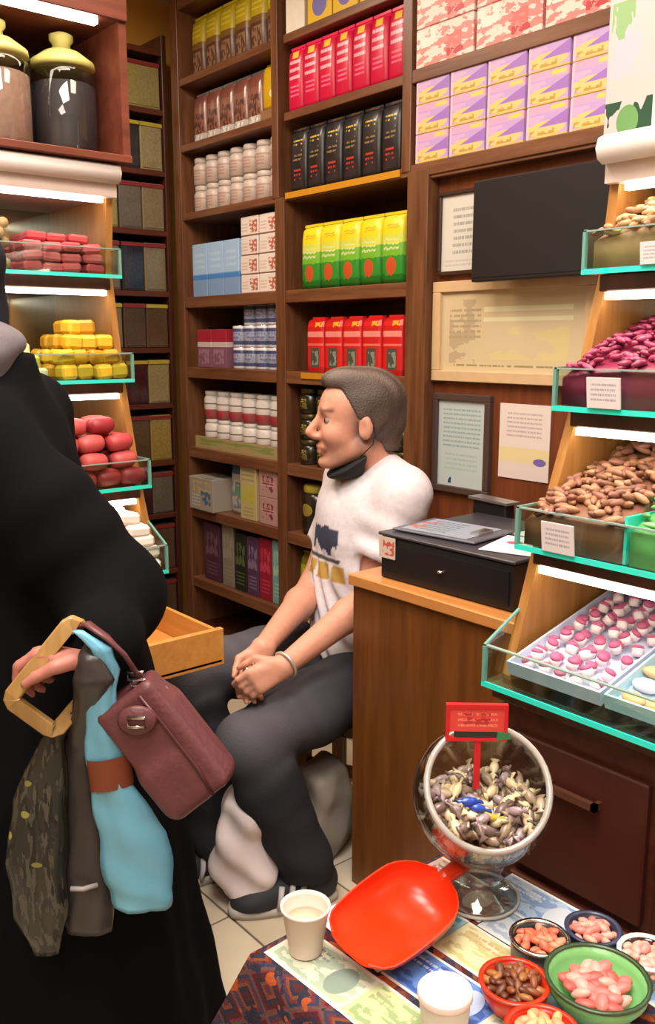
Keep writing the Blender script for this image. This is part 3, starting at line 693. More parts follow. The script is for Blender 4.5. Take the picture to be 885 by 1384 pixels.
# price cards on the tray fronts
card_p = printed('white_price_card', '#d9cfd0', [(.12, .88, .2, .85, '#a79da2', 't4')], .6, axis='x')
def price_card(label, a, z, d, w=.062, h=.05):
    single('price_card', MB().bb((-w / 2, -.003, 0), (w / 2, 0, h)), card_p, label, 'card', (XR + a, d, z), (.12, 0, 0))
price_card('white price card in front of the magenta almonds', .105, 1.3115, 1.281)
price_card('white price card in front of the brown nuts', .092, 1.0805, 1.195)
price_card('white price card in front of the cream nuts', .14, 1.5405, 1.346, .05, .035)

# lowest tier right: boxes of soft sweets
def sweet_tray(label, a0, a1, d0, d1, z0, z1, liner):
    c = Vector(((a0 + a1) / 2 + XR, (d0 + d1) / 2, (z0 + z1) / 2)); w = a1 - a0; d = d1 - d0; tilt = math.atan2(z1 - z0, d)
    t = thing('sweet_tray', label, 'tray', c); t.rotation_euler = (tilt, 0, 0); L_ = d / math.cos(tilt)
    part('tray_floor', MB().bb((-w / 2, -L_ / 2, 0), (w / 2, L_ / 2, .004)), liner, t)
    for lo, hi in (((-w / 2, -L_ / 2, .004), (-w / 2 + .004, L_ / 2, .024)), ((w / 2 - .004, -L_ / 2, .004), (w / 2, L_ / 2, .024)), ((-w / 2 + .004, -L_ / 2, .004), (w / 2 - .004, -L_ / 2 + .004, .024)), ((-w / 2 + .004, L_ / 2 - .004, .004), (w / 2 - .004, L_ / 2, .024))):
        part('tray_side', MB().bb(lo, hi), liner, t)
    return t, w, L_
lin_w = plain('white_blue_liner', '#ccd2ea', .5, var=.05); lin_b = plain('pale_blue_liner', '#b3d6e4', .5, var=.06)
t1, w1, l1 = sweet_tray('white tray of pink and white sweets in the lowest tier', .035, .215, 1.15, 1.52, .868, .958, lin_w)
t2, w2, l2 = sweet_tray('pale blue tray of pastel sweets right of the pink ones', .222, .43, 1.15, 1.52, .868, .958, lin_b)
pm1 = plain('pink_marshmallow', '#bb5a80', .6); pm2 = plain('white_marshmallow', '#e6d6da', .6)
def swirl(mname, c1, c2):
    b = MB().lathe([(.005, -.010), (.0095, -.009), (.010, .004)], 10, m=0); b.lathe([(.010, .004), (.0092, .008), (.004, .010)], 10, m=1)
    return b.mesh(mname, [c2, c1])
swm = [swirl('pink_white_sweet', pm1, pm2)]
M1 = t1.matrix_basis if False else Matrix.Translation(t1.location) @ t1.rotation_euler.to_matrix().to_4x4()
ROWN = ['front', 'second', 'third', 'fourth', 'fifth', 'sixth', 'seventh', 'eighth', 'back']
def sweet1(p, i, j, lv):
    tag(link('pink_white_sweet', swm[0], None, p, (random.uniform(-.5, .9), random.uniform(-.4, .4), random.uniform(0, 6))), 'pink and white sweet, %s layer, %s row of the tray, %s' % (lv, ROWN[i], ORD[j]), 'sweet', 'pink and white sweets in the white tray')
for i in range(9):
    for j in range(5):
        p = M1 @ Vector((-w1 / 2 + .022 + j * .0335 + random.uniform(-.004, .004), -l1 / 2 + .024 + i * .0405 + random.uniform(-.004, .004), .0155))
        sweet1(p, i, j, 'lower')
        p = M1 @ Vector((-w1 / 2 + .036 + j * .0315 + random.uniform(-.004, .004), -l1 / 2 + .042 + i * .039 + random.uniform(-.004, .004), .0265))
        if j < 4: sweet1(p, i, j, 'upper')
M2 = Matrix.Translation(t2.location) @ t2.rotation_euler.to_matrix().to_4x4()
for nm, c, dm, rows in (('yellow_sweet', '#e3e2a0', (.05, .03, .02), (6, 7, 8)), ('blue_sweet', '#5fa8c4', (.055, .025, .018), (4, 5)), ('orange_sweet', '#e8b184', (.05, .026, .018), (2, 3)), ('white_sweet', '#d9d5ee', (.05, .03, .02), (1,)), ('peach_sweet', '#eeb27e', (.045, .03, .02), (0,))):
    me = [blob_me(nm, plain(nm + '_mat', c, .5), dm)]
    pts = []
    for r in rows:
        for j in range(4):
            pts.append((M2 @ Vector((-w2 / 2 + .03 + j * .05 + random.uniform(-.006, .006), -l2 / 2 + .026 + r * .0405, .014)), (t2.rotation_euler.x, 0, random.uniform(-.4, .4))))
            scatter(nm, me, '%s in the pale blue tray, %s row from the front, %s' % (nm.replace('_', ' '), ROWN[r], ORD[j]), 'sweet', nm.replace('_', ' ') + 's in the pale blue tray', pts[-1:])

# left display goods --------------------------------------------------------
def left_stack(name, me, label, cat, group, a0, a1, d0, d1, z0, rows, size, jit=.005, rot=.3, rz=0):
    """rows: list of (number along a, number along depth, fraction of width kept)"""
    pts = []
    for r, (na, nd, fr) in enumerate(rows):
        ca_, cd = (a0 + a1) / 2, (d0 + d1) / 2 
        for i in range(na):
            for j in range(nd):
                a = ca_ + ((i + .5) / na - .5) * (a1 - a0) * fr; d = cd + ((j + .5) / nd - .5) * (d1 - d0) * fr
                pts.append((PL(a + random.uniform(-jit, jit), d + random.uniform(-jit, jit), z0 + size * (r + .5) * .97), (random.uniform(-.1, .1), random.uniform(-.1, .1), rz + random.uniform(-rot, rot))))
        nm_ = 'bottom layer' if r == 0 else 'top layer' if r == len(rows) - 1 else ['', 'second layer up', 'third layer up', 'fourth layer up'][r]
        scatter(name, me, label + ', ' + nm_, cat, group, pts); pts = []
yd = [cube_me('delight_cube', plain('yellow_delight_%d' % i, c, .5, var=.15, scale=50), (.045, .045, .036), .008) for i, c in enumerate(('#cf9f1c', '#d9b02c', '#bb8a18'))]
left_stack('yellow_delight_cube', yd, 'yellow delight cube in the stepped pile on the left display', 'delight', 'yellow delight cubes on the left display', .008, .2, 2.095, 2.28, 1.326, [(4, 4, 1), (4, 4, .86), (3, 3, .66), (2, 2, .42)], .037, .008, rot=.25)
yp = [cube_me('pale_delight_cube', plain('pale_delight_%d' % i, c, .5, var=.15, scale=50), (.036, .036, .03), .006) for i, c in enumerate(('#d9cf86', '#e3dba6', '#c9c04c'))]
left_stack('pale_delight_cube', yp, 'pale yellow delight cube left of the yellow pile', 'delight', 'pale delight cubes on the left display', .215, .4, 2.11, 2.3, 1.326, [(5, 5, 1), (4, 4, .9), (3, 3, .7)], .03, rot=.25)
rd = [blob_me('red_roll', plain('red_roll_%d' % i, c, .5, var=.2), (.066, .05, .046), n=10, m=8, pw=.35) for i, c in enumerate(('#b23c42', '#9a2a34', '#c2504e'))]
left_stack('red_roll', rd, 'red delight roll piled on the left display', 'roll', 'red rolls on the left display', .008, .26, 2.026, 2.19, 1.062, [(4, 3, 1), (3, 3, .95), (3, 3, .85), (2, 2, .6)], .044, rot=.15, rz=PI / 2)
ps = [cube_me('pink_delight_slab', plain('pink_delight_%d' % i, c, .5, var=.15), (.06, .05, .022), .006) for i, c in enumerate(('#b5444a', '#c4585c'))]
left_stack('pink_delight_slab', ps, 'pink red delight slab in the top left tray', 'delight', 'pink red slabs on the left display', .03, .25, 2.155, 2.33, 1.584, [(4, 3, 1), (4, 3, .95), (4, 3, .9), (3, 2, .7)], .025, rot=.15)
lg = [MB().tube([(0, -.05, 0), (0, .05, 0)], .013, 8).mesh('nougat_log', plain('nougat_%d' % i, c, .55, var=.3, scale=60)) for i, c in enumerate(('#a5835a', '#b89a6c', '#8a6844'))]
pts = []
for r in range(5):
    for i in range(7 - (r % 2)):
        pts.append((PL(.285 + .028 * (i + .5 * (r % 2)), 2.2 + random.uniform(-.01, .01), 1.598 + r * .0235), (random.uniform(-.05, .05), 0, PI / 2 + random.uniform(-.08, .08))))
scatter('nougat_log', lg, 'beige nougat log stacked in the top tray beside the pink slabs', 'nougat', 'nougat logs on the left display', pts)
sl = [cube_me('powdered_slab', plain('powder_white', '#e6ddd2', .8, var=.05), (.07, .06, .03), .008)]
left_stack('powdered_slab', sl, 'white powdered slab in the lowest left tier', 'delight', 'white powdered slabs on the left display', .008, .3, 1.953, 2.17, .853, [(4, 4, 1), (4, 4, .98), (4, 3, .93), (4, 3, .86), (3, 2, .75)], .03, rot=.1)
# pulled-out drawer
dr = thing('pine_drawer', 'open orange wooden drawer pulled out between the woman and the man', 'drawer', (-1.80, .95, .70))
for nm, lo, hi in (('drawer_bottom', (-.155, -.105, 0), (.155, .105, .008)), ('drawer_side', (-.155, .095, .008), (.14, .105, .075)), ('drawer_side', (-.155, -.105, .008), (.14, -.095, .075)), ('drawer_face', (.14, -.11, -.006), (.155, .11, .08)), ('drawer_back', (-.155, -.095, .008), (-.145, .095, .075))):
    part(nm, MB().bb(lo, hi), W_PINE, dr, bevel=.0015)
# printed packs on the right display
veg1 = printed('vegetable_pack', '#b8a8a6', [(.0, .5, .62, .95, '#a8b494', 'n4'), (.0, .9, .3, .6, '#b3a6b0', 'n3'), (.04, .3, .45, .6, '#7f9e6c', 'n4'), (.35, .8, .62, .9, '#2f6a40', 'n5'), (.75, 1, .4, .55, '#cfae7c', 'n4'), (.0, .8, .02, .2, '#22442f', 'n3'), (.15, .4, .05, .18, '#5f8a52', 'e'), (.55, .9, .05, .2, '#b0bcbc', 'n3')], .4)
for i, (x, lb) in enumerate(((-.895, 'white pack with green vegetable picture, left on top of the right display'), (-.715, 'white pack with green vegetable picture, right on top of the right display'))):
    t = carton('vegetable_pack', lb, 'pack', 'vegetable picture packs', .17, .11, .40, veg1); t.location = (x, 1.5, 1.7455)
# ------------------------------------------------------------------ counter with cash drawer
co = thing('counter', 'wooden cash counter with a pale top edge beside the seated man', 'counter', (-1.30, 1.66, 0))
def cp(nm, lo, hi, m, bev=.002): return part(nm, MB().bb([lo[0] + 1.30, lo[1] - 1.66, lo[2]], [hi[0] + 1.30, hi[1] - 1.66, hi[2]]), m, co, bevel=bev)
cp('front_panel', (-1.625, 1.432, 0), (-.96, 1.45, .822), W_COUNTER); cp('side_panel', (-1.625, 1.45, 0), (-1.607, 1.9, .822), W_COUNTER); cp('side_panel', (-.978, 1.45, 0), (-.96, 1.9, .822), W_COUNTER)
cp('counter_top', (-1.632, 1.42, .822), (-.955, 1.91, .85), W_TOP, .003)
rg = thing('cash_drawer', 'black metal cash drawer box on the wooden counter', 'cash drawer', (-1.36, 1.64, .851), .025)
part('drawer_case', MB().bb((-.2, -.175, 0), (.2, .19, .105)), plain('cash_black', '#1b1a1c', .38, var=.15), rg, bevel=.004)
part('top_plate', MB().bb((-.205, -.18, .1055), (.205, .195, .113)), plain('cash_top_grey', '#34323a', .35, var=.1), rg, bevel=.002)
part('drawer_front', MB().bb((-.19, -.179, .012), (.19, -.1755, .088)), plain('cash_front', '#161517', .35, var=.1), rg)
part('drawer_lock', MB().cyl((.0, -.181, .05), .008, .004, 12), CHROME, rg)
stk = printed('sticker_print', '#c8b2a4', [(.25, .95, .15, .85, '#b8503f', 'n4')], .5)
part('sticker', MB().bb((-.199, -.1815, .052), (-.145, -.1798, .104)), stk, rg, label='small white sticker with red print')
def flat_sheet(name, label, cat, loc, w, d, rz, mat, th=.0015, rx=0): return single(name, MB().bb((-w / 2, -d / 2, 0), (w / 2, d / 2, th)), mat, label, cat, loc, (rx, 0, rz))
cb = thing('clipboard', 'grey clipboard with a printed sheet lying on the cash drawer', 'clipboard', (-1.435, 1.585, .968), .12)
part('board', MB().bb((-.12, -.085, -.002), (.12, .085, .004)), plain('grey_board', '#5a5a66', .4), cb, bevel=.002)
part('clip', MB().bb((.07, -.03, .004), (.095, .03, .012)), CHROME, cb); part('printed_sheet', MB().bb((-.1, -.075, .0042), (.09, .075, .0055)), printed('grey_blue_sheet', '#8f97a8', [(.1, .6, .1, .9, '#5d6980', 't6'), (0, .2, .2, .7, '#b06058', 'n5')], .4, axis='xy'), cb)
flat_sheet('paper_sheet', 'white paper sheet with a red mark on the cash drawer', 'paper', (-1.235, 1.59, .9655), .13, .17, .3, printed('paper_red_mark', '#e6e0e4', [(.2, .5, .5, .7, '#c8506a', 'e'), (.5, .95, .1, .4, '#e6cdb4', 'n3')], .6, axis='xy'))
flat_sheet('paper_sheet', 'white paper sheet at the back right of the cash drawer', 'paper', (-1.25, 1.72, .9655), .15, .1, -.1, PAPER)
te = thing('card_terminal', 'black monitor base with a silver bar behind the papers', 'device', (-1.55, 1.872, .852), -.12)
part('device_body', MB().box((0, 0, .07), (.14, .04, .14), taper=.9), BLACK_PL, te, bevel=.004)
part('device_foot', MB().bb((-.07, -.03, -.0005), (.07, .03, .012)), BLACK_PL, te, bevel=.002)
part('silver_bar', MB().bb((-.075, -.025, .1402), (.075, .025, .147)), plain('silver_bar', '#a9a4a8', .3, .8), te)

# stool for the man
so = thing('wooden_stool', 'low wooden stool under the seated man', 'stool', (-1.93, 1.72, 0), .4)
part('seat', MB().bb((-.15, -.15, .385), (.15, .15, .41)), W_TOP, so, bevel=.006)
for sx in (-1, 1):
    for sy in (-1, 1): part('leg', MB().bb((sx * .12 - .018, sy * .12 - .018, 0), (sx * .12 + .018, sy * .12 + .018, .385)), W_COUNTER, so)
for s in (-1, 1): part('stretcher', MB().bb((-.102, s * .12 - .01, .15), (.102, s * .12 + .01, .18)), W_COUNTER, so)

# ------------------------------------------------------------------ foreground table
TX0, TX1, TY0, TY1, TZ = -.885, .30, .60, 1.01, .618
tb = thing('display_table', 'low wooden table under a patterned rug cloth in the foreground', 'table', (-.29, .80, 0))
part('tabletop', MB().bb((-.585, -.2, TZ - .03), (.585, .205, TZ - .004)), W_DARK, tb, bevel=.002)
for sx in (-1, 1):
    for sy in (-1, 1): part('leg', MB().bb((sx * .54 - .02, sy * .165 - .02, 0), (sx * .54 + .02, sy * .165 + .02, TZ - .03)), W_DARK, tb)
# kilim
t = NT('kilim_weave'); c = t.coord(); 
def tri(v, k): return t.math('ABSOLUTE', t.math('SUBTRACT', t.math('FRACT', t.math('MULTIPLY', v, k)), .5))
s = t.node('ShaderNodeSeparateXYZ'); t.l.new(c, s.inputs[0])
w = t.math('ADD', s.outputs[1], s.outputs[2])
dd = t.math('ADD', tri(s.outputs[0], 11), tri(w, 13))
col = t.ramp(t.math('FRACT', t.math('MULTIPLY', dd, 1.7)), [(0, '#4a2026'), (.2, '#2c2a38'), (.36, '#74402e'), (.5, '#5e2c34'), (.64, '#33344a'), (.78, '#5c4440'), (.9, '#6c323a')], 'CONSTANT')
n = t.noise(c, 40, 3); col = t.mix(t.math('GREATER_THAN', n, .57), col, lin('#2a2a3a')); n2 = t.noise(c, 22, 2); col = t.mix(t.math('GREATER_THAN', n2, .62), col, lin('#a04a26'))
t.bump(t.noise(c, 300, 2), .4, .004); KILIM = t.done(col, .9, 0, .2)
b = MB()
def ringr(x0, x1, y0, y1, z, wav=0, ph=0):
    P = []; N = 28
    for k in range(N): P.append((x0 + (x1 - x0) * k / N, y0, z))
    for k in range(N // 2): P.append((x1, y0 + (y1 - y0) * k / (N // 2), z))
    for k in range(N): P.append((x1 - (x1 - x0) * k / N, y1, z))
    for k in range(N // 2): P.append((x0, y1 - (y1 - y0) * k / (N // 2), z))
    out = []
    cx, cy = (x0 + x1) / 2, (y0 + y1) / 2
    for k, p in enumerate(P):
        s_ = 1 + wav * math.sin(k * 1.3 + ph)
        ox = (p[0] - cx) * 0; out.append((p[0] + (wav * .35 * math.sin(k * 1.7 + ph)), p[1] + wav * .5 * math.sin(k * 1.3 + ph), p[2]))
    return out
e = .02
b.rings([ringr(TX0 + .01, TX1 - .01, TY0 + .01, TY1 - .01, TZ), ringr(TX0, TX1, TY0, TY1, TZ - .003), ringr(TX0 - .006, TX1 + .006, TY0 - .006, TY1 + .004, TZ - .02), ringr(TX0 - .04, TX1 + .02, TY0 - .016, TY1 + .008, TZ - .09, .012), ringr(TX0 - .095, TX1 + .03, TY0 - .024, TY1 + .012, TZ - .19, .02)], cap=False)
b.f.append(list(range(84))); b.mi.append(0); b.sm.append(False)
ki = thing('rug_cloth', 'dark red and navy patterned rug cloth draped over the low table', 'cloth', (-.29, .80, TZ))
b2 = MB(); b2.v = [(x + .29, y - .80, z - TZ) for x, y, z in b.v]; b2.f, b2.mi, b2.sm = b.f, b.mi, b.sm
part('woven_cloth', b2, KILIM, ki)
hem = ringr(TX0 - .096, TX1 + .03, TY0 - .0245, TY1 + .012, TZ - .19, .02); b = MB().tube([(x + .29, y - .8, z - TZ) for x, y, z in hem], .004, 5, closed=True)
part('hem_cord', b, plain('hem_navy', '#2c2230', .9), ki)
# paper notes on the cloth
note_m = []
for i, (c1, c2, c3) in enumerate((('#c9cdb8', '#9fb09a', '#7d8f84'), ('#b9c48f', '#8aa070', '#c8b48a'), ('#5a7fc0', '#3a58a0', '#a8b8d8'), ('#d6cda0', '#b9b37c', '#c09a78'), ('#cfd3dc', '#a9b4c8', '#8a94b0'), ('#a9bcd8', '#8098c0', '#c8ccd8'), ('#c8a8a0', '#a07a78', '#d8ccc0'), ('#8ab0b8', '#4a88a0', '#c04858'))):
    note_m.append(printed('note_print_%d' % i, c1, [(.05, .95, .08, .92, c2, 'n5'), (.62, .88, .15, .85, c3, 'e'), (.08, .5, .6, .85, c3, 't2'), (.1, .45, .2, .5, c1, 'n9'), (0, 1, 0, .05, '#e3e0d6'), (0, 1, .95, 1, '#e3e0d6')], .45, axis='xy'))
cols = ['pale grey', 'pale green', 'blue', 'cream', 'white', 'light blue', 'dusty pink', 'teal']
note_me = [MB().bb((-.073, -.0385, 0), (.073, .0385, .0006)).mesh('paper_note', m) for m in note_m]
lay = [  # x, y, rot, colour, label
    (-.80, .655, .05, 0, 'pale grey paper note under the white cup at the table corner'), (-.655, .660, .02, 1, 'pale green paper note in front of the blue one'),
    (-.815, .745, -.06, 4, 'white paper note under the tip of the red scoop'), (-.672, .748, .05, 2, 'blue paper note between the scoop and the white tub'),
    (-.525, .66, -.03, 3, 'cream paper note at the bottom frame edge'), (-.81, .83, .04, 7, 'teal paper note under the red scoop'),
    (-.665, .835, .02, 3, 'cream yellow paper note left of the red nut bowl'), (-.53, .745, -.02, 0, 'pale grey paper note beneath the front red bowl'),
    (-.80, .92, -.03, 6, 'dusty pink paper note under the glass bowl foot'), (-.655, .915, .03, 4, 'white paper note under the grey tin'),
    (-.515, .835, .04, 7, 'teal paper note under the green bowl'), (-.70, .972, .02, 5, 'light blue paper note right of the glass bowl foot'),
    (-.555, .962, -.02, 5, 'light blue paper note near the table back edge, by the blue tin'), (-.385, .70, .02, 2, 'blue paper note outside the green bowl, nearer the viewer'),
    (-.38, .79, -.03, 3, 'cream paper note right of the green bowl'), (-.39, .9, .02, 6, 'dusty pink paper note beneath the clear bowl'), (-.41, .975, .0, 4, 'white paper note at the far right of the table')]
for i, (x, y, r, k, lb) in enumerate(lay):
    tag(link('paper_note', note_me[k], None, (x, y, TZ + .0004 + (i % 3) * .0007), (0, 0, r)), lb, 'note', 'paper notes on the rug cloth')
TT = TZ + .003
# cup
cu = thing('paper_cup', 'small white paper cup at the front left of the table', 'cup', (-.837, .657, TT))
part('cup_wall', MB().lathe([(.02, 0), (.0205, .002), (.029, .062), (.031, .064), (.031, .067), (.0285, .067), (.0275, .062), (.019, .006), (.0, .006)], 28, cap=False, sx=1.08, sy=1.08), plain('cup_paper', '#dfcfc4', .6, var=.03), cu)
part('cup_drink', MB().lathe([(.0, .046), (.0265, .046), (.0263, .0455), (0, .0445)], 24, cap=False), plain('milky_drink', '#d8b9a0', .3), cu)
# bowls
def dish(name, label, x, y, r, h, wallm, rimm, flare=.75, th=.004, z=TT):
    t = thing(name, label, 'bowl', (x, y, z))
    part('bowl_wall', MB().lathe([(r * flare * .9, 0), (r * flare, .002), (r * .96, h * .7), (r - .001, h), (r - th, h), (r * .96 - th, h * .7), (r * flare - th, .006), (0, .006)], 28, cap=False), wallm, t)
    part('bowl_rim', MB().lathe([(r - th - .0005, h), (r + .001, h), (r + .0015, h + .0025), (r - th, h + .003), (r - th - .0005, h)], 28, cap=False), rimm, t)
    return t
def fill(name, label, group, x, y, r, z, me, n, spread=.8, hump=.012):
    pts = []
    for i in range(n):
        q = math.sqrt((i + .5) / n) * r * spread; a = i * 2.4
        pts.append(((x + q * math.cos(a), y + q * math.sin(a), z + hump * (1 - (q / r) ** 2) + random.uniform(0, .006)), (random.uniform(-.5, .5), random.uniform(-.5, .5), random.uniform(0, 6))))
    scatter(name, me, label, 'sweet', group, pts)
RED_PL = plain('red_orange_plastic', '#cf2f12', .3, var=.05)
dish('tin_bowl', 'grey metal tin of orange pink sweets left of the green bowl', -.628, .882, .038, .03, plain('grey_tin', '#55565e', .3, .7), CHROME, .95)
dish('tin_bowl', 'dark blue rimmed tin of pink sweets behind the green bowl', -.594, .952, .036, .03, plain('navy_tin', '#2c2f44', .35), plain('navy_rim', '#3a3e58', .3), .95)
dish('red_bowl', 'red plastic bowl of brown nuts in front of the green bowl', -.594, .788, .042, .034, RED_PL, RED_PL, .7)
dish('red_bowl', 'red plastic bowl of beige sweets at the bottom frame edge', -.522, .748, .042, .034, RED_PL, RED_PL, .7)
dish('green_bowl', 'large green bowl of pink sweets on the table', -.528, .862, .062, .042, plain('green_enamel', '#78b470', .3, var=.1), plain('dark_green_rim', '#33472c', .3), .65)
dish('clear_bowl', 'pale bowl of pink sweets at the right frame edge', -.522, .964, .036, .03, GL_BOWL, WHITE_PL, .85)
def pinks(nm, cols, dims): return [blob_me(nm, plain(nm + '_%d' % i, c, .45, var=.15), dims, noise=.15) for i, c in enumerate(cols)]
fill('pink_sweet', 'pink sweet in the large green bowl', 'pink sweets in the green bowl', -.528, .862, .062, TT + .018, pinks('pink_sweet', ('#d0706a', '#dc9a90', '#c2544e'), (.026, .018, .012)), 28, .6, .012)
fill('orange_pink_sweet', 'orange pink sweet in the grey tin', 'orange pink sweets in the grey tin', -.628, .882, .038, TT + .016, pinks('orange_pink_sweet', ('#c8684c', '#d88a6c'), (.02, .012, .01)), 22, .8, .012)
fill('rose_sweet', 'rose pink sweet in the blue rimmed tin', 'rose sweets in the blue rimmed tin', -.594, .952, .036, TT + .016, pinks('rose_sweet', ('#cc7a70', '#dd9c8c'), (.02, .012, .01)), 20, .8, .012)
fill('brown_kernel', 'brown nut kernel in the red bowl', 'brown kernels in the red bowl', -.594, .788, .042, TT + .022, pinks('brown_kernel', ('#7c4424', '#94602f', '#5c2f1a'), (.02, .011, .009)), 34, .78, .014)
fill('beige_sweet', 'beige sweet in the red bowl at the frame edge', 'beige sweets in the front red bowl', -.522, .748, .042, TT + .022, pinks('beige_sweet', ('#d8a878', '#c8926a'), (.024, .013, .01)), 24, .75, .012)
fill('pale_pink_sweet', 'pale pink sweet in the pale bowl', 'pale pink sweets in the pale bowl', -.522, .964, .036, TT + .014, pinks('pale_pink_sweet', ('#d8a094', '#cf8a80'), (.02, .013, .01)), 20, .8, .012)
tu = thing('white_tub', 'white round tub with a pale pink lid at the bottom frame edge', 'tub', (-.622, .695, TT))
part('tub_wall', MB().lathe([(.026, 0), (.027, .002), (.0305, .046), (.0305, .048)], 28), plain('tub_white', '#ded6d2', .4, var=.03), tu)
part('tub_lid', MB().lathe([(.0325, .046), (.0325, .053), (.031, .055), (.029, .0535), (0, .0535)], 28, cap=False), plain('pale_pink_lid', '#e2cbc4', .5, var=.04), tu)
# red scoop
sc_t = thing('scoop', 'large red orange plastic scoop lying on the notes beside the cup', 'scoop', (-.778, .765, TT))
ax = (at(597, 1186, Z=.655) - at(462, 1290, Z=.635)); ang = math.atan2(ax.y, ax.x)
rings_o = []; rings_i = []; NU = 16
Ls, Wd, Dp = .185, .060, .046
for i in range(NU + 1):
    u = i / NU
    w = Wd * (0.80 + .26 * math.sin(PI * min(1, u * .75 + .12))) * (1 if u < .72 else math.sqrt(max(.012, 1 - ((u - .72) / .285) ** 2)))
    if u < .14: w *= .62 + .38 * math.sqrt(u / .14)
    d = Dp * (.25 + .75 * min(1, u / .55)) * (1 if u < .8 else math.sqrt(max(.03, 1 - ((u - .8) / .205) ** 2)))
    for off, R in ((0, rings_o), (.0025, rings_i)):
        R.append([(-Ls * .5 + Ls * u + (off if i == 0 else 0), (w - off) * math.cos(PI * k / 14), Dp - max(.0, (d - off)) * math.sin(PI * k / 14) ** .8) for k in range(15)])
b = MB(); b.rings(rings_o, cap=False, closed=False); b.rings([r[::-1] for r in rings_i], cap=False, closed=False)
SCM = plain('scoop_plastic', '#d8330f', .28, var=.04)
for side in (0, 14):
    vs = [r[side] for r in rings_o] + [r[side] for r in rings_i]; k = len(rings_o)
    b.add(vs, [(i, i + 1, i + 1 + k, i + k) for i in range(k - 1)])
vs = rings_o[0] + rings_i[0]; b.add(vs, [(i, i + 1, i + 16, i + 15) for i in range(14)])
so_ = part('scoop_bowl', b, SCM, sc_t)
h = MB().tube([(Ls * .5 - .001, 0, Dp * .60), (Ls * .5 + .012, 0, Dp * .64), (Ls * .5 + .05, 0, Dp * .55), (Ls * .5 + .065, 0, Dp * .5)], [.012, .011, .013, .009], 12)
part('scoop_handle', h, SCM, sc_t)
sc_t.rotation_euler = (.22, -.14, ang)
sc_t.location.z = TT + .009

# glass pedestal bowl of wrapped sweets --------------------------------------------------
gb_c = Vector((-.768, .925, TT)); R0 = .1; hc = .162
gb = thing('glass_pedestal_bowl', 'clear glass pedestal bowl with a slanted mouth, full of wrapped sweets', 'bowl', gb_c)
nrm = Vector((-FW.x * .80, -FW.y * .80, .62)).normalized()
zx = nrm; xx = UP.cross(zx).normalized(); yx = zx.cross(xx)
MR = Matrix((xx, yx, zx)).transposed()
prof = []
a_open = math.radians(58)
for off, rev in ((0, False), (.004, True)):
    pr_ = [((R0 - off) * math.sin(th), (R0 - off) * math.cos(th)) for th in [a_open + (PI - a_open) * i / 18 for i in range(19)]]
    prof += pr_[::-1] if not rev else pr_
vb = MB().lathe([(r, z) for r, z in prof], 36, cap=False)
vb.v = [tuple(MR @ Vector(v) + Vector((0, 0, hc))) for v in vb.v]
gw = part('glass_wall', vb, GL_BOWL, gb)
rim = MB().tube([tuple(MR @ Vector((R0 * .998 * math.sin(a_open) * math.cos(2 * PI * k / 40), R0 * .998 * math.sin(a_open) * math.sin(2 * PI * k / 40), R0 * math.cos(a_open))) + Vector((0, 0, hc))) for k in range(40)], .0048, 8, closed=True)
part('glass_rim', rim, plain('thick_glass_rim', '#a39d97', .12, var=.05, spec=.9), gb, label='thick pale rim of the slanted mouth')
part('glass_stem', MB().lathe([(.056, 0), (.058, .003), (.054, .008), (.036, .022), (.03, .04), (.038, .06), (.046, .072)], 32), GL_BOWL, gb)
part('foot_ring', MB().lathe([(.0575, .0005), (.060, .003), (.0575, .006), (.055, .003), (.0575, .0005)], 36, cap=False), plain('glass_foot_ring', '#b5afa6', .15, var=.05, spec=.8), gb)
wm = [plain('wrapped_%d' % i, c, .3, var=.3, spec=.7) for i, c in enumerate(('#b39d84', '#94806c', '#cdbb98', '#6f5a56', '#dcc9a0', '#a08c90'))]
def wrapped(m):
    b = MB().rings([[(x, r * math.cos(2 * PI * k / 7), r * s_ * math.sin(2 * PI * k / 7)) for k in range(7)] for x, r, s_ in ((-.019, .008, .3), (-.0115, .002, 1), (-.009, .006, .9), (.0, .0075, .9), (.009, .006, .9), (.0115, .002, 1), (.019, .008, .3))])
    return b.mesh('wrapped_sweet', m)
wme = [wrapped(m) for m in wm]
cc = gb_c + Vector((0, 0, hc)); pts = []
n_try = 0
lay_h = lambda p: (p - cc).dot(Vector((0, 0, 1))) - .12 * (p - cc).dot(FW)   # surface slopes up away from the mouth
while len(pts) < 250 and n_try < 20000:
    n_try += 1
    p = cc + Vector((random.uniform(-1, 1), random.uniform(-1, 1), random.uniform(-1, 1))) * R0
    q = p - cc
    if q.length > R0 - .017: continue
    hh = lay_h(p)
    if hh > .004 or (hh < -.035 and q.length < R0 - .026): continue
    pts.append((p, (random.uniform(0, 6), random.uniform(-.6, .6), random.uniform(0, 6))))
for i, cn_ in enumerate(('tan', 'brown', 'pale beige', 'dark brown', 'cream', 'mauve grey')):
    scatter('wrapped_sweet', [wme[i]], cn_ + ' wrapped sweet heaped inside the glass pedestal bowl', 'sweet', cn_ + ' wrapped sweets in the glass bowl', pts[i::6])
bl = wrapped(plain('wrapped_blue', '#2448b0', .3, spec=.7)); yl = wrapped(plain('wrapped_yellow', '#c2ae4a', .3, spec=.7)); orr = wrapped(plain('wrapped_orange', '#c25a2c', .3, spec=.7))
for me, lb, px, py in ((bl, 'blue wrapped sweet beside the red sign stick in the glass bowl', 634, 1083), (bl, 'blue wrapped sweet lower left of the red sign stick', 645, 1092), (yl, 'yellow wrapped sweet low in the mouth of the glass bowl', 662, 1103), (orr, 'orange wrapped sweet at the lower left wall of the bowl', 622, 1128)):
    p = at(px, py, D=(Vector((cc.x, cc.y, 0)).length - (.052 if py < 1120 else .06)))
    tag(link('wrapped_sweet', me, None, p, (random.uniform(-.3, .3), .2, YAW + random.uniform(-.4, .4))), lb, 'sweet')
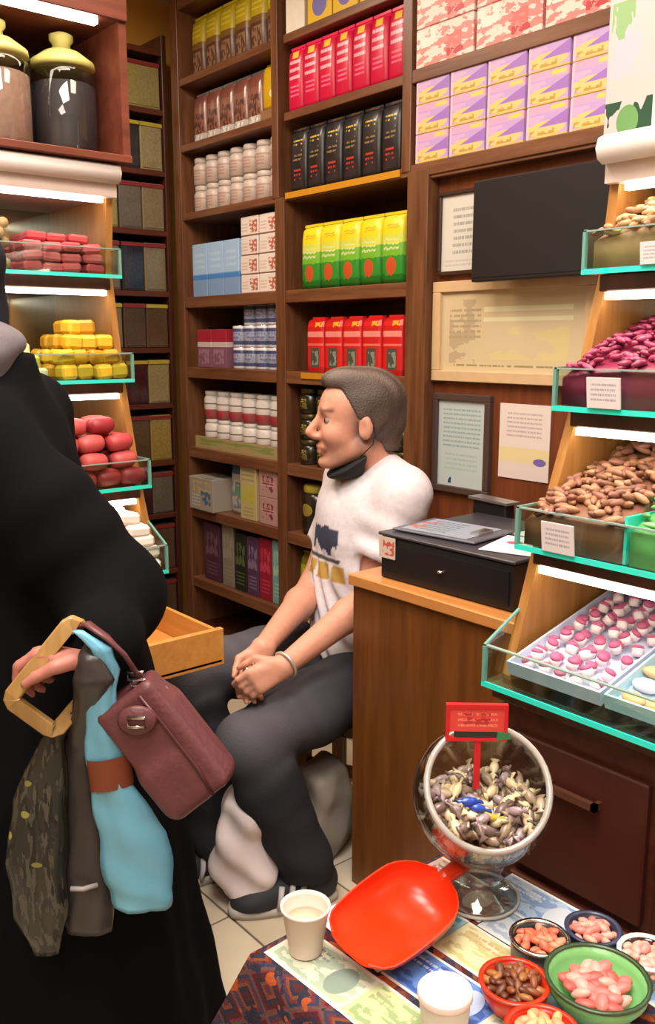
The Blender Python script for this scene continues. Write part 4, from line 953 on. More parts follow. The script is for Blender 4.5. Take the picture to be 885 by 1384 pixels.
# price sign on a stick
sg_c = at(644, 976, D=1.19)
sg = thing('price_sign', 'red framed price sign on a stick in the glass bowl', 'sign', sg_c, YAW - .03)
b = MB(); w, h_ = .086, .054
for lo, hi in (((-w / 2, -.004, h_ / 2 - .006), (w / 2, .004, h_ / 2)), ((-w / 2, -.004, -h_ / 2), (w / 2, .004, -h_ / 2 + .005)), ((-w / 2, -.004, -h_ / 2 + .005), (-w / 2 + .005, .004, h_ / 2 - .006)), ((w / 2 - .005, -.004, -h_ / 2 + .005), (w / 2, .004, h_ / 2 - .006))): b.bb(lo, hi)
SR = plain('sign_red', '#c21c22', .35, var=.05)
part('sign_frame', b, SR, sg)
part('sign_face', MB().bb((-w / 2 + .005, -.0025, -h_ / 2 + .014), (w / 2 - .005, .003, h_ / 2 - .006)), printed('sign_scribble', '#cf4038', [(.15, .88, .15, .88, '#e07a66', 't3'), (.25, .75, .3, .8, '#b02a26', 'n7')], .45), sg, label='red panel with faint handwriting')
part('dark_strip', MB().bb((-w / 2 + .012, -.003, -h_ / 2 + .005), (w / 2 - .012, .003, -h_ / 2 + .0135)), plain('sign_dark', '#2b2426', .4), sg)
part('green_tab', MB().poly([(w / 2 - .016, -.0045, -h_ / 2 + .002), (w / 2 + .004, -.0045, -h_ / 2 + .004), (w / 2 + .002, -.0045, -h_ / 2 + .013), (w / 2 - .014, -.0045, -h_ / 2 + .014)], (0, .003, 0)), plain('sign_green', '#2f7a4c', .4), sg)
part('sign_stick', MB().bb((-.0055 + .003, -.002, -.10), (.0035 + .003, .002, -h_ / 2)), SR, sg)
# ------------------------------------------------------------------ implicit surfaces for bodies, clothes and soft bags
def A3(v): return np.array([v[0], v[1], v[2]], dtype=np.float32)
class Field:
    def __init__(s, lo, hi, h):
        s.lo = A3(lo); s.h = h; s.n = np.ceil((A3(hi) - s.lo) / h).astype(int) + 1
        s.F = np.full(tuple(s.n), 1.0, np.float32)
    def win(s, lo, hi):
        a = np.maximum(0, np.floor((A3(lo) - s.lo) / s.h).astype(int)); b = np.minimum(s.n, np.ceil((A3(hi) - s.lo) / s.h).astype(int) + 1)
        sl = tuple(slice(int(p), int(max(p, q))) for p, q in zip(a, b))
        ax = [(s.lo[i] + s.h * np.arange(sl[i].start, sl[i].stop)).astype(np.float32) for i in range(3)]
        return sl, ax[0][:, None, None], ax[1][None, :, None], ax[2][None, None, :]
    def put(s, sl, d, k, op):
        f = s.F[sl]
        if f.size == 0: return
        if op == 'u':
            h = np.maximum(k - np.abs(f - d), 0) / max(k, 1e-6); s.F[sl] = np.minimum(f, d) - h * h * k * .25
        else:
            d = -d if op == 's' else d
            h = np.maximum(k - np.abs(f - d), 0) / max(k, 1e-6); s.F[sl] = np.maximum(f, d) + h * h * k * .25
    def cone(s, a, b, r1, r2, k=.02, op='u', cap=False):
        a, b = A3(a), A3(b); m = max(r1, r2) + k + 2 * s.h
        sl, X, Y, Z = s.win(np.minimum(a, b) - m, np.maximum(a, b) + m); ba = b - a; L = max(float(ba @ ba), 1e-9)
        t = np.clip(((X - a[0]) * ba[0] + (Y - a[1]) * ba[1] + (Z - a[2]) * ba[2]) / L, 0, 1)
        d = np.sqrt((X - a[0] - t * ba[0]) ** 2 + (Y - a[1] - t * ba[1]) ** 2 + (Z - a[2] - t * ba[2]) ** 2) - (r1 + (r2 - r1) * t)
        if cap:
            u = ba / math.sqrt(L); d = np.maximum(d, (X - b[0]) * u[0] + (Y - b[1]) * u[1] + (Z - b[2]) * u[2])
        s.put(sl, d, k, op)
    def chain(s, pts, rs, k=.02):
        for i in range(len(pts) - 1): s.cone(pts[i], pts[i + 1], rs[i], rs[i + 1], k)
    def ell(s, c, r, k=.02, op='u', M=None):
        c = A3(c); m = max(r) + k + 2 * s.h; sl, X, Y, Z = s.win(c - m, c + m); P = [X - c[0], Y - c[1], Z - c[2]]
        if M is not None:
            M = np.array(M, dtype=np.float32); P = [M[i, 0] * P[0] + M[i, 1] * P[1] + M[i, 2] * P[2] for i in range(3)]
        k0 = np.sqrt(sum((p / q) ** 2 for p, q in zip(P, r))); k1 = np.sqrt(sum((p / (q * q)) ** 2 for p, q in zip(P, r)))
        s.put(sl, k0 * (k0 - 1) / np.maximum(k1, 1e-6), k, op)
    def box(s, c, hd, rad=.01, k=.01, op='u', M=None):
        c = A3(c); m = float(np.linalg.norm(hd)) + rad + k + 2 * s.h; sl, X, Y, Z = s.win(c - m, c + m); P = [X - c[0], Y - c[1], Z - c[2]]
        if M is not None:
            M = np.array(M, dtype=np.float32); P = [M[i, 0] * P[0] + M[i, 1] * P[1] + M[i, 2] * P[2] for i in range(3)]
        q = [np.abs(p) - (g - rad) for p, g in zip(P, hd)]
        d = np.sqrt(sum(np.maximum(t_, 0) ** 2 for t_ in q)) + np.minimum(np.maximum(np.maximum(q[0], q[1]), q[2]), 0) - rad
        s.put(sl, d, k, op)
    def plane(s, p, n, k=.006):
        """keep the side the normal points away from"""
        p, n = A3(p), A3(n); n = n / np.linalg.norm(n); sl, X, Y, Z = s.win(s.lo, s.lo + s.h * s.n)
        s.put(sl, ((X - p[0]) * n[0] + (Y - p[1]) * n[1] + (Z - p[2]) * n[2]) + 0 * (X + Y + Z), k, 'i')
    def func(s, fn):
        sl, X, Y, Z = s.win(s.lo, s.lo + s.h * s.n); s.F = fn(s.F, X, Y, Z).astype(np.float32)
    def surface(s):
        F = s.F; S = F < 0; nx, ny, nz = F.shape
        cnt = np.zeros((nx - 1, ny - 1, nz - 1), np.int8)
        for dx in (0, 1):
            for dy in (0, 1):
                for dz in (0, 1): cnt += S[dx:nx - 1 + dx, dy:ny - 1 + dy, dz:nz - 1 + dz]
        I, J, K = np.nonzero((cnt > 0) & (cnt < 8)); N = len(I)
        acc = np.zeros((N, 3), np.float32); num = np.zeros(N, np.float32)
        co = [(dx, dy, dz) for dx in (0, 1) for dy in (0, 1) for dz in (0, 1)]
        for a in co:
            for ax in range(3):
                if a[ax]: continue
                b = list(a); b[ax] = 1
                fa = F[I + a[0], J + a[1], K + a[2]]; fb = F[I + b[0], J + b[1], K + b[2]]; cr = (fa < 0) != (fb < 0)
                t = np.where(cr, fa / np.where(cr, fa - fb, 1), 0)
                for q in range(3): acc[:, q] += np.where(cr, a[q] + (t if q == ax else 0), 0)
                num += cr
        V = s.lo + s.h * (np.stack([I, J, K], 1) + acc / num[:, None])
        idx = np.full(cnt.shape, -1, np.int32); idx[I, J, K] = np.arange(N); Q = []
        for ax in range(3):
            o = [q for q in range(3) if q != ax]
            sa = [slice(None)] * 3; sb = [slice(None)] * 3; sa[ax] = slice(0, -1); sb[ax] = slice(1, None)
            a_, b_ = S[tuple(sa)], S[tuple(sb)]; E = np.stack(np.nonzero(a_ != b_), 1)
            ok = np.all([(E[:, q] >= 1) & (E[:, q] < F.shape[q] - 1) for q in o], axis=0); E = E[ok]
            fl = a_[tuple(E.T)]
            def g(d0, d1):
                e = E.copy(); e[:, o[0]] -= d0; e[:, o[1]] -= d1; return idx[tuple(e.T)]
            q4 = np.stack([g(1, 1), g(0, 1), g(0, 0), g(1, 0)], 1)
            if ax == 1: fl = ~fl
            q4[~fl] = q4[~fl][:, ::-1]; Q.append(q4)
        return V, np.concatenate(Q)
def sdf_obj(name, fld, mat, parent, root, col=None, label=None, smooth=1):
    V, Q = fld.surface()
    me = bpy.data.meshes.new(name); Vl = V - A3(root)
    me.vertices.add(len(V)); me.vertices.foreach_set('co', Vl.ravel().astype(np.float32))
    me.loops.add(len(Q) * 4); me.polygons.add(len(Q)); me.loops.foreach_set('vertex_index', Q.ravel().astype(np.int32))
    me.polygons.foreach_set('loop_start', np.arange(0, len(Q) * 4, 4, dtype=np.int32))
    me.polygons.foreach_set('use_smooth', np.ones(len(Q), bool)); me.update(calc_edges=True); me.validate()
    for m in (mat if isinstance(mat, list) else [mat]): me.materials.append(m)
    if col is not None:
        C = col(V); at_ = me.color_attributes.new('Col', 'FLOAT_COLOR', 'POINT')
        at_.data.foreach_set('color', np.concatenate([C, np.ones((len(C), 1))], 1).ravel().astype(np.float32))
    o = link(name, me, parent)
    if label: o['label'] = label
    return o
class Frame3:
    def __init__(s, o, f, l=None, u=None, sc=1.0):
        s.o = Vector(o); s.f = Vector(f).normalized(); u = Vector(u) if u else Vector((0, 0, 1))
        s.l = u.cross(s.f).normalized(); s.u = s.f.cross(s.l); s.sc = sc; s.M = Matrix((s.f, s.l, s.u))
    def __call__(s, x, y, z): return s.o + (s.f * x + s.l * y + s.u * z) * s.sc
    def loc(s, V): return ((V - A3(s.o)) @ np.array(s.M.transposed(), dtype=np.float32)) / s.sc
def hexes(*h): return [np.array(lin(c)[:3]) for c in h]
def blend(C, m, c): return C * (1 - m[:, None]) + np.array(c)[None] * m[:, None]
def ss(e0, e1, x): t = np.clip((x - e0) / (e1 - e0), 0, 1); return t * t * (3 - 2 * t)

def add_head(F, H, k=1.0):
    s = H.sc; M = H.M
    F.ell(H(-.02, 0, .045), [.098 * s, .076 * s, .084 * s], .02, M=M)
    F.ell(H(.035, 0, .04), [.058 * s, .062 * s, .07 * s], .02, M=M)
    F.ell(H(.038, 0, -.022), [.052 * s, .058 * s, .08 * s], .02, M=M)
    for q in (-1, 1):
        F.cone(H(-.012, q * .048, -.048), H(.06, q * .016, -.094), .022 * s, .017 * s, .02)
        F.ell(H(.062, q * .036, -.022), [.026 * s, .022 * s, .024 * s], .02, M=M)
    F.ell(H(.076, 0, -.096), [.017 * s, .02 * s, .015 * s], .014, M=M)
    F.cone(H(.08, -.03, .034), H(.08, .03, .034), .011 * s, .011 * s, .016)
    for q in (-1, 1): F.ell(H(.098, q * .033, .012), [.014 * s, .018 * s, .012 * s], .012, 's', M)
    F.cone(H(.086, 0, .026), H(.117, 0, -.02), .0085 * s, .0115 * s, .012)
    F.ell(H(.098, 0, -.03), [.018 * s, .017 * s, .010 * s], .010, M=M)
    F.cone(H(.083, -.02, -.056), H(.083, .02, -.056), .0085 * s, .0085 * s, .008); F.cone(H(.092, -.008, -.055), H(.092, .008, -.055), .006 * s, .006 * s, .008)
    F.cone(H(.088, -.012, -.069), H(.088, .012, -.069), .0075 * s, .0075 * s, .008)
    F.cone(H(.098, -.018, -.0625), H(.098, .018, -.0625), .0028 * s, .0028 * s, .003, 's')
    for q in (-1, 1):
        E = Frame3(H.o, H.f * .9 + H.l * (-.35 * q), u=H.u + H.f * -.15)
        F.ell(H(-.01, q * .078, -.002), [.019 * s, .008 * s, .030 * s], .006, M=E.M)
        F.ell(H(.0, q * .084, .0), [.010 * s, .006 * s, .016 * s], .006, 's', E.M)
def head_color(H, skin, lip, brow, stub, V, C):
    L = H.loc(V); x, y, z = L[:, 0], L[:, 1], L[:, 2]
    near = (np.abs(y) < .1) & (x > -.06) & (z > -.13) & (z < .1)
    C = blend(C, near * ss(-.03, -.05, z) * ss(-.02, .01, x) * .45, stub)
    C = blend(C, near * np.exp(-((z + .0625) / .011) ** 2) * ss(.066, .08, x) * ss(.03, .018, np.abs(y)) * .7, lip)
    C = blend(C, near * np.exp(-((z - .036 - .1 * np.abs(np.abs(y) - .033)) / .0055) ** 2) * ss(.05, .07, x) * ss(.058, .05, np.abs(y)) * ss(.008, .014, np.abs(y)) * .85, brow)
    return C
def hand_prims(F, W, pdir, pn, side, s=1.0, curl=.5, k=.008, spread=.1, thumb=.5):
    """W wrist, pdir towards the knuckles, pn palm normal (curl direction); side = direction of the thumb"""
    W, d, n, t = Vector(W), Vector(pdir).normalized(), Vector(pn).normalized(), Vector(side).normalized()
    for i, off in enumerate((-.026, -.009, .009, .026)):
        F.cone(W + t * off * .6 * s, W + d * .082 * s + t * off * s, .0145 * s, .0125 * s, .014)
    for i, (off, L) in enumerate(((.027, .070), (.009, .078), (-.009, .072), (-.026, .056))):
        p = W + d * .084 * s + t * off * s; dd = (d + t * off * spread * 30 * .03).normalized(); a = curl * (.9 + .1 * i)
        seg = (L * .45, L * .32, L * .25); r = (.0098, .0088, .0078, .0066); ang = 0
        for j in range(3):
            ang += a * (.9, 1.0, .7)[j]; dirv = (dd * math.cos(ang) + n * math.sin(ang)).normalized()
            q = p + dirv * seg[j] * s; F.cone(p, q, r[j] * s, r[j + 1] * s, .004); p = q
    p = W + d * .022 * s + t * .024 * s; dv = (d * .65 + t * .75 + n * thumb * .6).normalized(); q = p + dv * .04 * s; F.cone(p, q, .014 * s, .011 * s, k)
    dv2 = (d * .9 + t * .1 + n * thumb).normalized(); q2 = q + dv2 * .03 * s; F.cone(q, q2, .0105 * s, .009 * s, .004); F.cone(q2, q2 + (dv2 + n * .2).normalized() * .022 * s, .009 * s, .007 * s, .004)

# ------------------------------------------------------------------ the seated man
SKIN, LIP, BROW, STUB, SKIN2 = hexes('#d59880', '#b06a5c', '#4a3228', '#a87e6c', '#e3a488')
mroot = Vector((-1.93, 1.72, 0))
man = thing('person', 'seated man in white printed t-shirt and dark jeans, hands clasped, mask under his chin', 'person', mroot)
hd = (-RT * .985 - FW * .17).normalized()
H = Frame3(at(480, 574, D=2.44), hd + Vector((0, 0, .03)), sc=1.075)
T = Frame3((-1.86, 1.69, .0), (-RT * .90 - FW * .44), sc=1.0)       # torso heading
neck = Vector(at(500, 634, D=2.49)); pel = Vector((-1.90, 1.715, .475))
def tor(l, x, z): # point at torso height z, l to his left, x forward
    k = (z - pel.z) / (neck.z - pel.z); c = pel.lerp(neck, k); return Vector((c.x, c.y, z)) + T.l * l + T.f * x
shL = tor(.185, -.01, neck.z - .045); shR = tor(-.165, -.05, neck.z - .045)
elL = Vector((-1.735, 1.60, .735)); elR = Vector(at(424, 792, D=2.56))
wrL = Vector(at(384, 900, D=2.13)); wrR = Vector(at(356, 875, D=2.22))
knL = Vector(at(335, 1003, D=2.10)); knR = Vector(at(258, 908, D=2.30))
hipL = pel + T.l * .095 + Vector((0, 0, -.0)); hipR = pel - T.l * .095
anL = Vector(at(418, 1188, D=2.075)); anL.z = .09; anR = Vector(at(292, 1085, D=2.22)); anR.z = .09
def man_torso(F, e=0.0, k=.08):
    for z, a, b, x in ((.47, .165, .13, .0), (.56, .158, .125, .02), (.66, .16, .122, .022), (.76, .162, .12, .02), (.86, .168, .12, .014), (.94, .168, .112, .005), (.985, .16, .095, -.01)):
        z = pel.z + (z - .475) * (neck.z - pel.z) / .58
        F.ell(tor(0, x, z), [b + e, a + e, .085 + e], k, M=T.M)
    F.cone(tor(-.15, -.015, neck.z - .055), tor(.15, -.015, neck.z - .055), .062 + e, .062 + e, .04)
    for q in (-1, 1): F.cone(tor(q * .03, -.025, neck.z + .0), tor(q * .16, -.015, neck.z - .035), .045 + e, .05 + e, .04)
h_ = .0055
F = Field((-2.28, .98, -.02), (-1.45, 1.95, 1.40), h_)
man_torso(F, -.006)
F.chain([tor(0, -.035, neck.z - .03), H(-.028, 0, -.06)], [.064, .054], .03)
add_head(F, H)
for sh_, el, wr in ((shL, elL, wrL), (shR, elR, wrR)):
    F.cone(sh_, el, .052, .042, .03); m_ = el.lerp(wr, .3)
    F.cone(el, m_, .042, .042, .02); F.cone(m_, wr, .042, .027, .02)
dL = (Vector(at(342, 922, D=2.10)) - wrL); dR = (Vector(at(336, 925, D=2.17)) - wrR)
hand_prims(F, wrL, dL, FW * .75 - UP * .5, UP * .7 - RT * .45, 1.0, .6, thumb=.5)
hand_prims(F, wrR, dR, -FW * .8 - UP * .3 + RT * .2, -RT * .75 + UP * .35, 1.0, .6, thumb=.5)
for hp_, kn, an in ((hipL, knL, anL), (hipR, knR, anR)):
    F.cone(hp_, kn, .078, .05, .03); F.cone(kn, an, .048, .032, .03); F.cone(an, an + Vector((0, 0, -.04)), .032, .03, .02)
HA, HB = hexes('#4a3c38', '#77675f')
def mcol(V):
    C = np.tile(SKIN, (len(V), 1)); C = blend(C, ss(.75, .6, V[:, 2]) * .5, SKIN2)
    C = head_color(H, SKIN, LIP, BROW, STUB, V, C)
    L = H.loc(V); C = blend(C, ss(.03, -.005, L[:, 0]) * ss(-.07, -.03, L[:, 2]) * .75, HA)
    C = blend(C, ss(.055, .0, L[:, 0]) * ss(-.005, .04, L[:, 2]) * .5, HA); C = blend(C, ((np.abs(L[:, 1]) > .074) & (L[:, 0] < .03) & (L[:, 0] > -.035) & (L[:, 2] < .04) & (L[:, 2] > -.05)) * .8, SKIN)
    C = blend(C, ((L[:, 2] > -.12) * ss(.08, .115, L[:, 0])) * .35, hexes('#d98a74')[0])
    return C
sdf_obj('body', F, vcol('man_skin', .5, .4, .1, .08), man, mroot, mcol)
# hair
F = Field(H(0, 0, 0) - Vector((.17, .17, .12)), H(0, 0, 0) + Vector((.17, .17, .19)), .005)
F.ell(H(-.022, 0, .045), [.105 * 1.075, .0795 * 1.075, .092 * 1.075], .02, M=H.M)
F.ell(H(.018, 0, .112), [.074 * 1.075, .056 * 1.075, .032 * 1.075], .03, M=H.M)
F.ell(H(-.05, 0, .07), [.078, .075, .07], .03, M=H.M)
F.cone(H(-.085, 0, .0), H(-.085, 0, -.045), .045, .035, .03)
def hair_cut(Fv, X, Y, Z):
    x, y, z = [sum(float(ax[i]) * (c - o) for i, (c, o) in enumerate(zip((X, Y, Z), H.o))) / H.sc for ax in (H.f, H.l, H.u)]
    zm = np.where(x > .0, .012 + .082 * np.clip((x - .0) / .05, 0, 1), np.where(x > -.03, .012, .012 - .075 * np.clip((-x - .03) / .02, 0, 1)))
    zm = np.where((x > .02) & (x < .06), np.minimum(zm, .1), zm)
    ear = .02 - np.sqrt((x + .008) ** 2 + (z + .0) ** 2)
    d = np.maximum(Fv, (zm - z) * .8); d = np.maximum(d, ear)
    tex = .0018 * np.sin(90 * y + 40 * z) * np.sin(60 * x + 50 * y) + .001 * np.sin(220 * y + 90 * x)
    return d + tex
F.func(hair_cut)
def hcol(V):
    L = H.loc(V); C = np.tile(HA, (len(V), 1)); C = blend(C, ss(.07, .01, L[:, 2]) * .55, hexes('#6e5a52')[0]); return blend(C, ss(.06, .13, L[:, 2]) * (.55 + .35 * np.sin(170 * L[:, 1] + 30 * L[:, 0])), HB)
sdf_obj('hair', F, vcol('man_hair', .55, .4, .4, 0, 200), man, mroot, hcol)
# eyes
for q in (-1, 1):
    e = part('eye', MB().lathe([(.0125 * math.sin(PI * i / 10) + .0001, -.0125 * math.cos(PI * i / 10)) for i in range(11)], 14), plain('eye_white', '#8d7a72', .5, var=.03), man, loc=H(.0735, q * .033, .012) - mroot)
    part('iris', MB().lathe([(.0062, 0), (.005, .0012), (.0, .0016)], 12, cap=False), plain('iris_dark', '#2c1c14', .2), e, loc=H.f * .0118, rot=H.f.to_track_quat('Z', 'Y').to_euler())
# mask worn under the chin
F = Field(H(0, 0, -.07) - Vector((.15, .15, .12)), H(0, 0, -.07) + Vector((.15, .15, .12)), .004)
F.cone(H(-.012, -.05, -.06), H(.05, -.02, -.105), .027, .024, .03); F.cone(H(-.012, .05, -.06), H(.05, .02, -.105), .027, .024, .03)
F.ell(H(.045, 0, -.112), [.048, .038, .02], .03, M=H.M); F.ell(H(.005, 0, -.108), [.064, .056, .026], .03, M=H.M)
F.cone(H(-.02, -.056, -.055), H(.03, -.04, -.095), .022, .026, .03); F.cone(H(-.02, .056, -.055), H(.03, .04, -.095), .022, .026, .03)
F.plane(H(.03, 0, -.102), H.u * .82 + H.f * .57, .008)
F.plane(H(-.02, 0, -.08), -H.f, .01); F.plane(H(.072, 0, -.1), H.f, .01)
sdf_obj('face_mask', F, plain('mask_black', '#131217', .8, var=.2), man, mroot, label='black face mask pulled down under the chin')
for q in (-1, 1):
    part('mask_loop', MB().tube([H(.0, q * .068, -.075) - mroot, H(-.03, q * .081, -.04) - mroot, H(-.034, q * .084, .0) - mroot], .0016, 6), plain('mask_black', '#131217'), man)
# shirt
F = Field((-2.2, 1.32, .42), (-1.5, 1.95, 1.14), .006)
man_torso(F, .008)
F.ell(tor(0, .07, pel.z + .08), [.08, .13, .08], .06, M=T.M)
for sh_, el in ((shL, elL), (shR, elR)):
    d = (el - sh_).normalized(); p = sh_.lerp(el, .62)
    F.cone(sh_, p, .066, .069, .03, cap=True); F.cone(p - d * .012, p + d * .06, .058, .058, .004, 's')
for sh_, el in ():
    sl, X, Y, Z = F.win(p - Vector((.14, .14, .14)), p + Vector((.14, .14, .14)))
    pd = (X - p.x) * d.x + (Y - p.y) * d.y + (Z - p.z) * d.z
    rad = np.sqrt(np.maximum((X - p.x) ** 2 + (Y - p.y) ** 2 + (Z - p.z) ** 2 - pd ** 2, 0))
    F.F[sl] = np.where((pd > -.001) & (rad < .095), np.maximum(F.F[sl], pd), F.F[sl])
    q0 = p + d * .06; F.cone(p + d * .0, q0, .046, .046, .004, 's')
# neckline
F.cone(neck + T.f * .03 + Vector((0, 0, .085)), neck + T.f * .02, .085, .068, .008, 's'); F.cone(neck + T.f * .07 + UP * .06, neck + T.f * .115 - UP * .03, .06, .022, .01, 's')
F.plane((pel.x, pel.y, .505), (0, 0, -1), .01)
def shirt_fold(Fv, X, Y, Z):
    f = (X - T.o.x) * T.f.x + (Y - T.o.y) * T.f.y; l = (X - T.o.x) * T.l.x + (Y - T.o.y) * T.l.y
    lowf = np.clip((.88 - Z) / .25, 0, 1)
    sle = np.exp(-((Z - .86) / .10) ** 2) * np.clip((l - .12) / .05, 0, 1)
    return Fv + .0055 * lowf * np.sin(62 * Z + 22 * l + 9 * np.sin(14 * l)) + .004 * np.sin(26 * l + 16 * Z + 2 * np.sin(20 * f)) * np.clip((1.0 - Z) / .2, 0, 1) + .006 * sle * np.sin(75 * Z - 45 * f)
F.func(shirt_fold)
WHT, NAVY, GLD, BLK = hexes('#e6dfe6', '#232c4c', '#c09a3c', '#2a2a30')
def scol(V):
    d = V - A3(T.o); l = d @ A3(T.l); f = d @ A3(T.f); z = V[:, 2]; C = np.tile(WHT, (len(V), 1))
    k = (z - pel.z) / (neck.z - pel.z); cx = (pel.x + (neck.x - pel.x) * k - T.o.x) * T.f.x + (pel.y + (neck.y - pel.y) * k - T.o.y) * T.f.y
    cl = (pel.x + (neck.x - pel.x) * k - T.o.x) * T.l.x + (pel.y + (neck.y - pel.y) * k - T.o.y) * T.l.y
    front = ss(.02, .05, f - cx); l = l - cl
    zz = z - (neck.z - .185)     # figure block
    jag = .008 * np.sin(60 * l) + .006 * np.sin(130 * l + 40 * z)
    C = blend(C, front * ((np.abs(l - .01) < .07) & (np.abs(zz + jag * .5) < .032 + jag)) * .95, NAVY)
    C = blend(C, front * ((np.abs(l) < .09) & (np.abs(zz + .058) < .005)) * .9, BLK)
    bar = (np.sin(95 * l) > -.8)
    C = blend(C, front * ((np.abs(l) < .11) & (np.abs(zz + .094) < .022) & bar) * .95, GLD)
    return C
sdf_obj('t_shirt', F, vcol('shirt_cloth', .85, .2, .12), man, mroot, scol, label='white t-shirt with a navy picture and gold lettering block')
# jeans
F = Field((-2.28, .95, .03), (-1.5, 1.95, .66), .0065)
F.ell(pel + Vector((0, 0, -.005)), [.135, .17, .10], .04, M=T.M)
for hp_, kn, an in ((hipL, knL, anL), (hipR, knR, anR)):
    m_ = hp_.lerp(kn, .55); F.cone(hp_, m_, .105, .098, .03); F.cone(m_, kn, .098, .078, .03)
    c_ = kn.lerp(an, .35) ; F.cone(kn, c_, .076, .082, .03); F.cone(c_, an + Vector((0, 0, -.005)), .082, .07, .03)
F.plane((0, 0, .075), (0, 0, -1), .006)
def jfold(Fv, X, Y, Z):
    r = .0
    for kn in (knL, knR):
        d2 = np.sqrt((X - kn.x) ** 2 + (Y - kn.y) ** 2 + (Z - kn.z) ** 2)
        r = r + .004 * np.exp(-(d2 / .16) ** 2) * np.sin(120 * d2 + 20 * Z)
    low = np.clip((.3 - Z) / .2, 0, 1)
    return Fv + r + .006 * low * np.sin(55 * Z + 18 * X) + .002 * np.sin(40 * X + 30 * Z)
F.func(jfold)
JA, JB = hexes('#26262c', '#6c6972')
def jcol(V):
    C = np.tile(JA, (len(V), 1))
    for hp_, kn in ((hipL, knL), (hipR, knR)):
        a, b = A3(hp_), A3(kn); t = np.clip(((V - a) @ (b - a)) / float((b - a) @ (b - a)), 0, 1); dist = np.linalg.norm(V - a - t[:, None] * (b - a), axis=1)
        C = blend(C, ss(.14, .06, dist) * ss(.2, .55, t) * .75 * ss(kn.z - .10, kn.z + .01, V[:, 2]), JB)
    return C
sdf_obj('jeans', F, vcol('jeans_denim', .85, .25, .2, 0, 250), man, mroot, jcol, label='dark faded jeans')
# shoes
def shoe(an, toe_dir, nm='shoe'):
    d = Vector(toe_dir); d.z = 0; d.normalize(); l = UP.cross(d); S = Frame3((an.x, an.y, 0), d)
    Fs = Field(S(.08, 0, 0) - Vector((.26, .26, .002)), S(.08, 0, 0) + Vector((.26, .26, .15)), .005)
    Fs.ell(S(-.02, 0, .06), [.055, .04, .06], .03, M=S.M); Fs.ell(S(.07, 0, .04), [.09, .042, .045], .03, M=S.M); Fs.ell(S(.145, 0, .032), [.06, .046, .032], .03, M=S.M)
    Fs.plane((0, 0, .022), (0, 0, -1), .003); Fs.plane((0, 0, .105), (0, 0, 1), .006)
    u = sdf_obj(nm, Fs, plain('shoe_dark', '#20222a', .7, var=.2), man, mroot, label='dark sneaker with pale sole and pale stripes')
    b = MB(); P = []
    for z, g in ((0.001, .0), (.012, .003), (.026, .0)):
        P.append([tuple(S(-.075 + .28 * t_ if False else 0, 0, 0)) for t_ in ()])
    R = []
    for z, g in ((.001, 0), (.012, .004), (.026, .001)):
        ring = []
        for k in range(28):
            a = 2 * PI * k / 28; x = .068 + (.14 + g) * math.cos(a); w = (.040 + g) + .009 * math.cos(a)
            ring.append(tuple(S(x, w * math.copysign(abs(math.sin(a)) ** .75, math.sin(a)), z) - mroot))
        R.append(ring)
    b.rings(R); part('sole', b, plain('sole_grey_white', '#b5aea6', .6), u, label='pale rubber sole')
    for k in range(3):
        for q in (1, -1):
            p0 = S(.035 + k * .028, q * .047, .028) - mroot; p1 = S(.01 + k * .028 + .012, q * .033, .078) - mroot
            part('stripe', MB().tube([p0, p0.lerp(p1, .5) + S.l * q * .006, p1], .008, 6, flat=.5), plain('stripe_white', '#bdb8b8', .6), u)
shoe(anL, -RT * .95 - FW * .25)
shoe(anR, -RT * .9 - FW * .45)
# bracelet
wd = (wrL - elL).normalized(); c = wrL - wd * .006
bx1 = wd.cross(UP).normalized(); by1 = bx1.cross(wd)
part('bracelet', MB().tube([c - mroot + (bx1 * math.cos(2 * PI * k / 24) + by1 * math.sin(2 * PI * k / 24)) * .034 for k in range(24)], .005, 6, closed=True), plain('bracelet_pale', '#cfc3b0', .25, .5), man)
c = Vector(at(331, 913, D=2.12)); 
part('ring', MB().tube([Vector(at(334, 909, D=2.125)) - mroot + (RT * math.cos(2 * PI * k / 16) * .011 + UP * math.sin(2 * PI * k / 16) * .011) for k in range(16)], .003, 6, closed=True), CHROME, man)
# ------------------------------------------------------------------ the woman in black
Wo = at(20, 900, D=1.66); wroot = Vector((Wo.x, Wo.y, 0))
W = Frame3(wroot, -RT, sc=1.0)        # x forward (image left), y to her left (towards the camera)
wo = thing('person', 'standing woman in a long black robe and grey shawl, handbag and bags on her arm', 'person', wroot)
BLK1 = hexes('#0e0d12')[0]
def robe_r(z, tab): zs = [t_[0] for t_ in tab]; return np.interp(z, zs, [t_[1] for t_ in tab]), np.interp(z, zs, [t_[2] for t_ in tab])
TAB = [(0, .375, .31), (.14, .352, .29), (.31, .325, .265), (.5, .298, .24), (.75, .262, .205), (.88, .235, .195), (1.0, .19, .185), (1.1, .16, .18), (1.2, .135, .175), (1.29, .105, .165), (1.35, .08, .11), (1.42, .06, .065)]
sh = W(-.01, .15, 1.285); el = Vector(at(150, 800, D=1.46)); wr = Vector(at(136, 893, D=1.30))
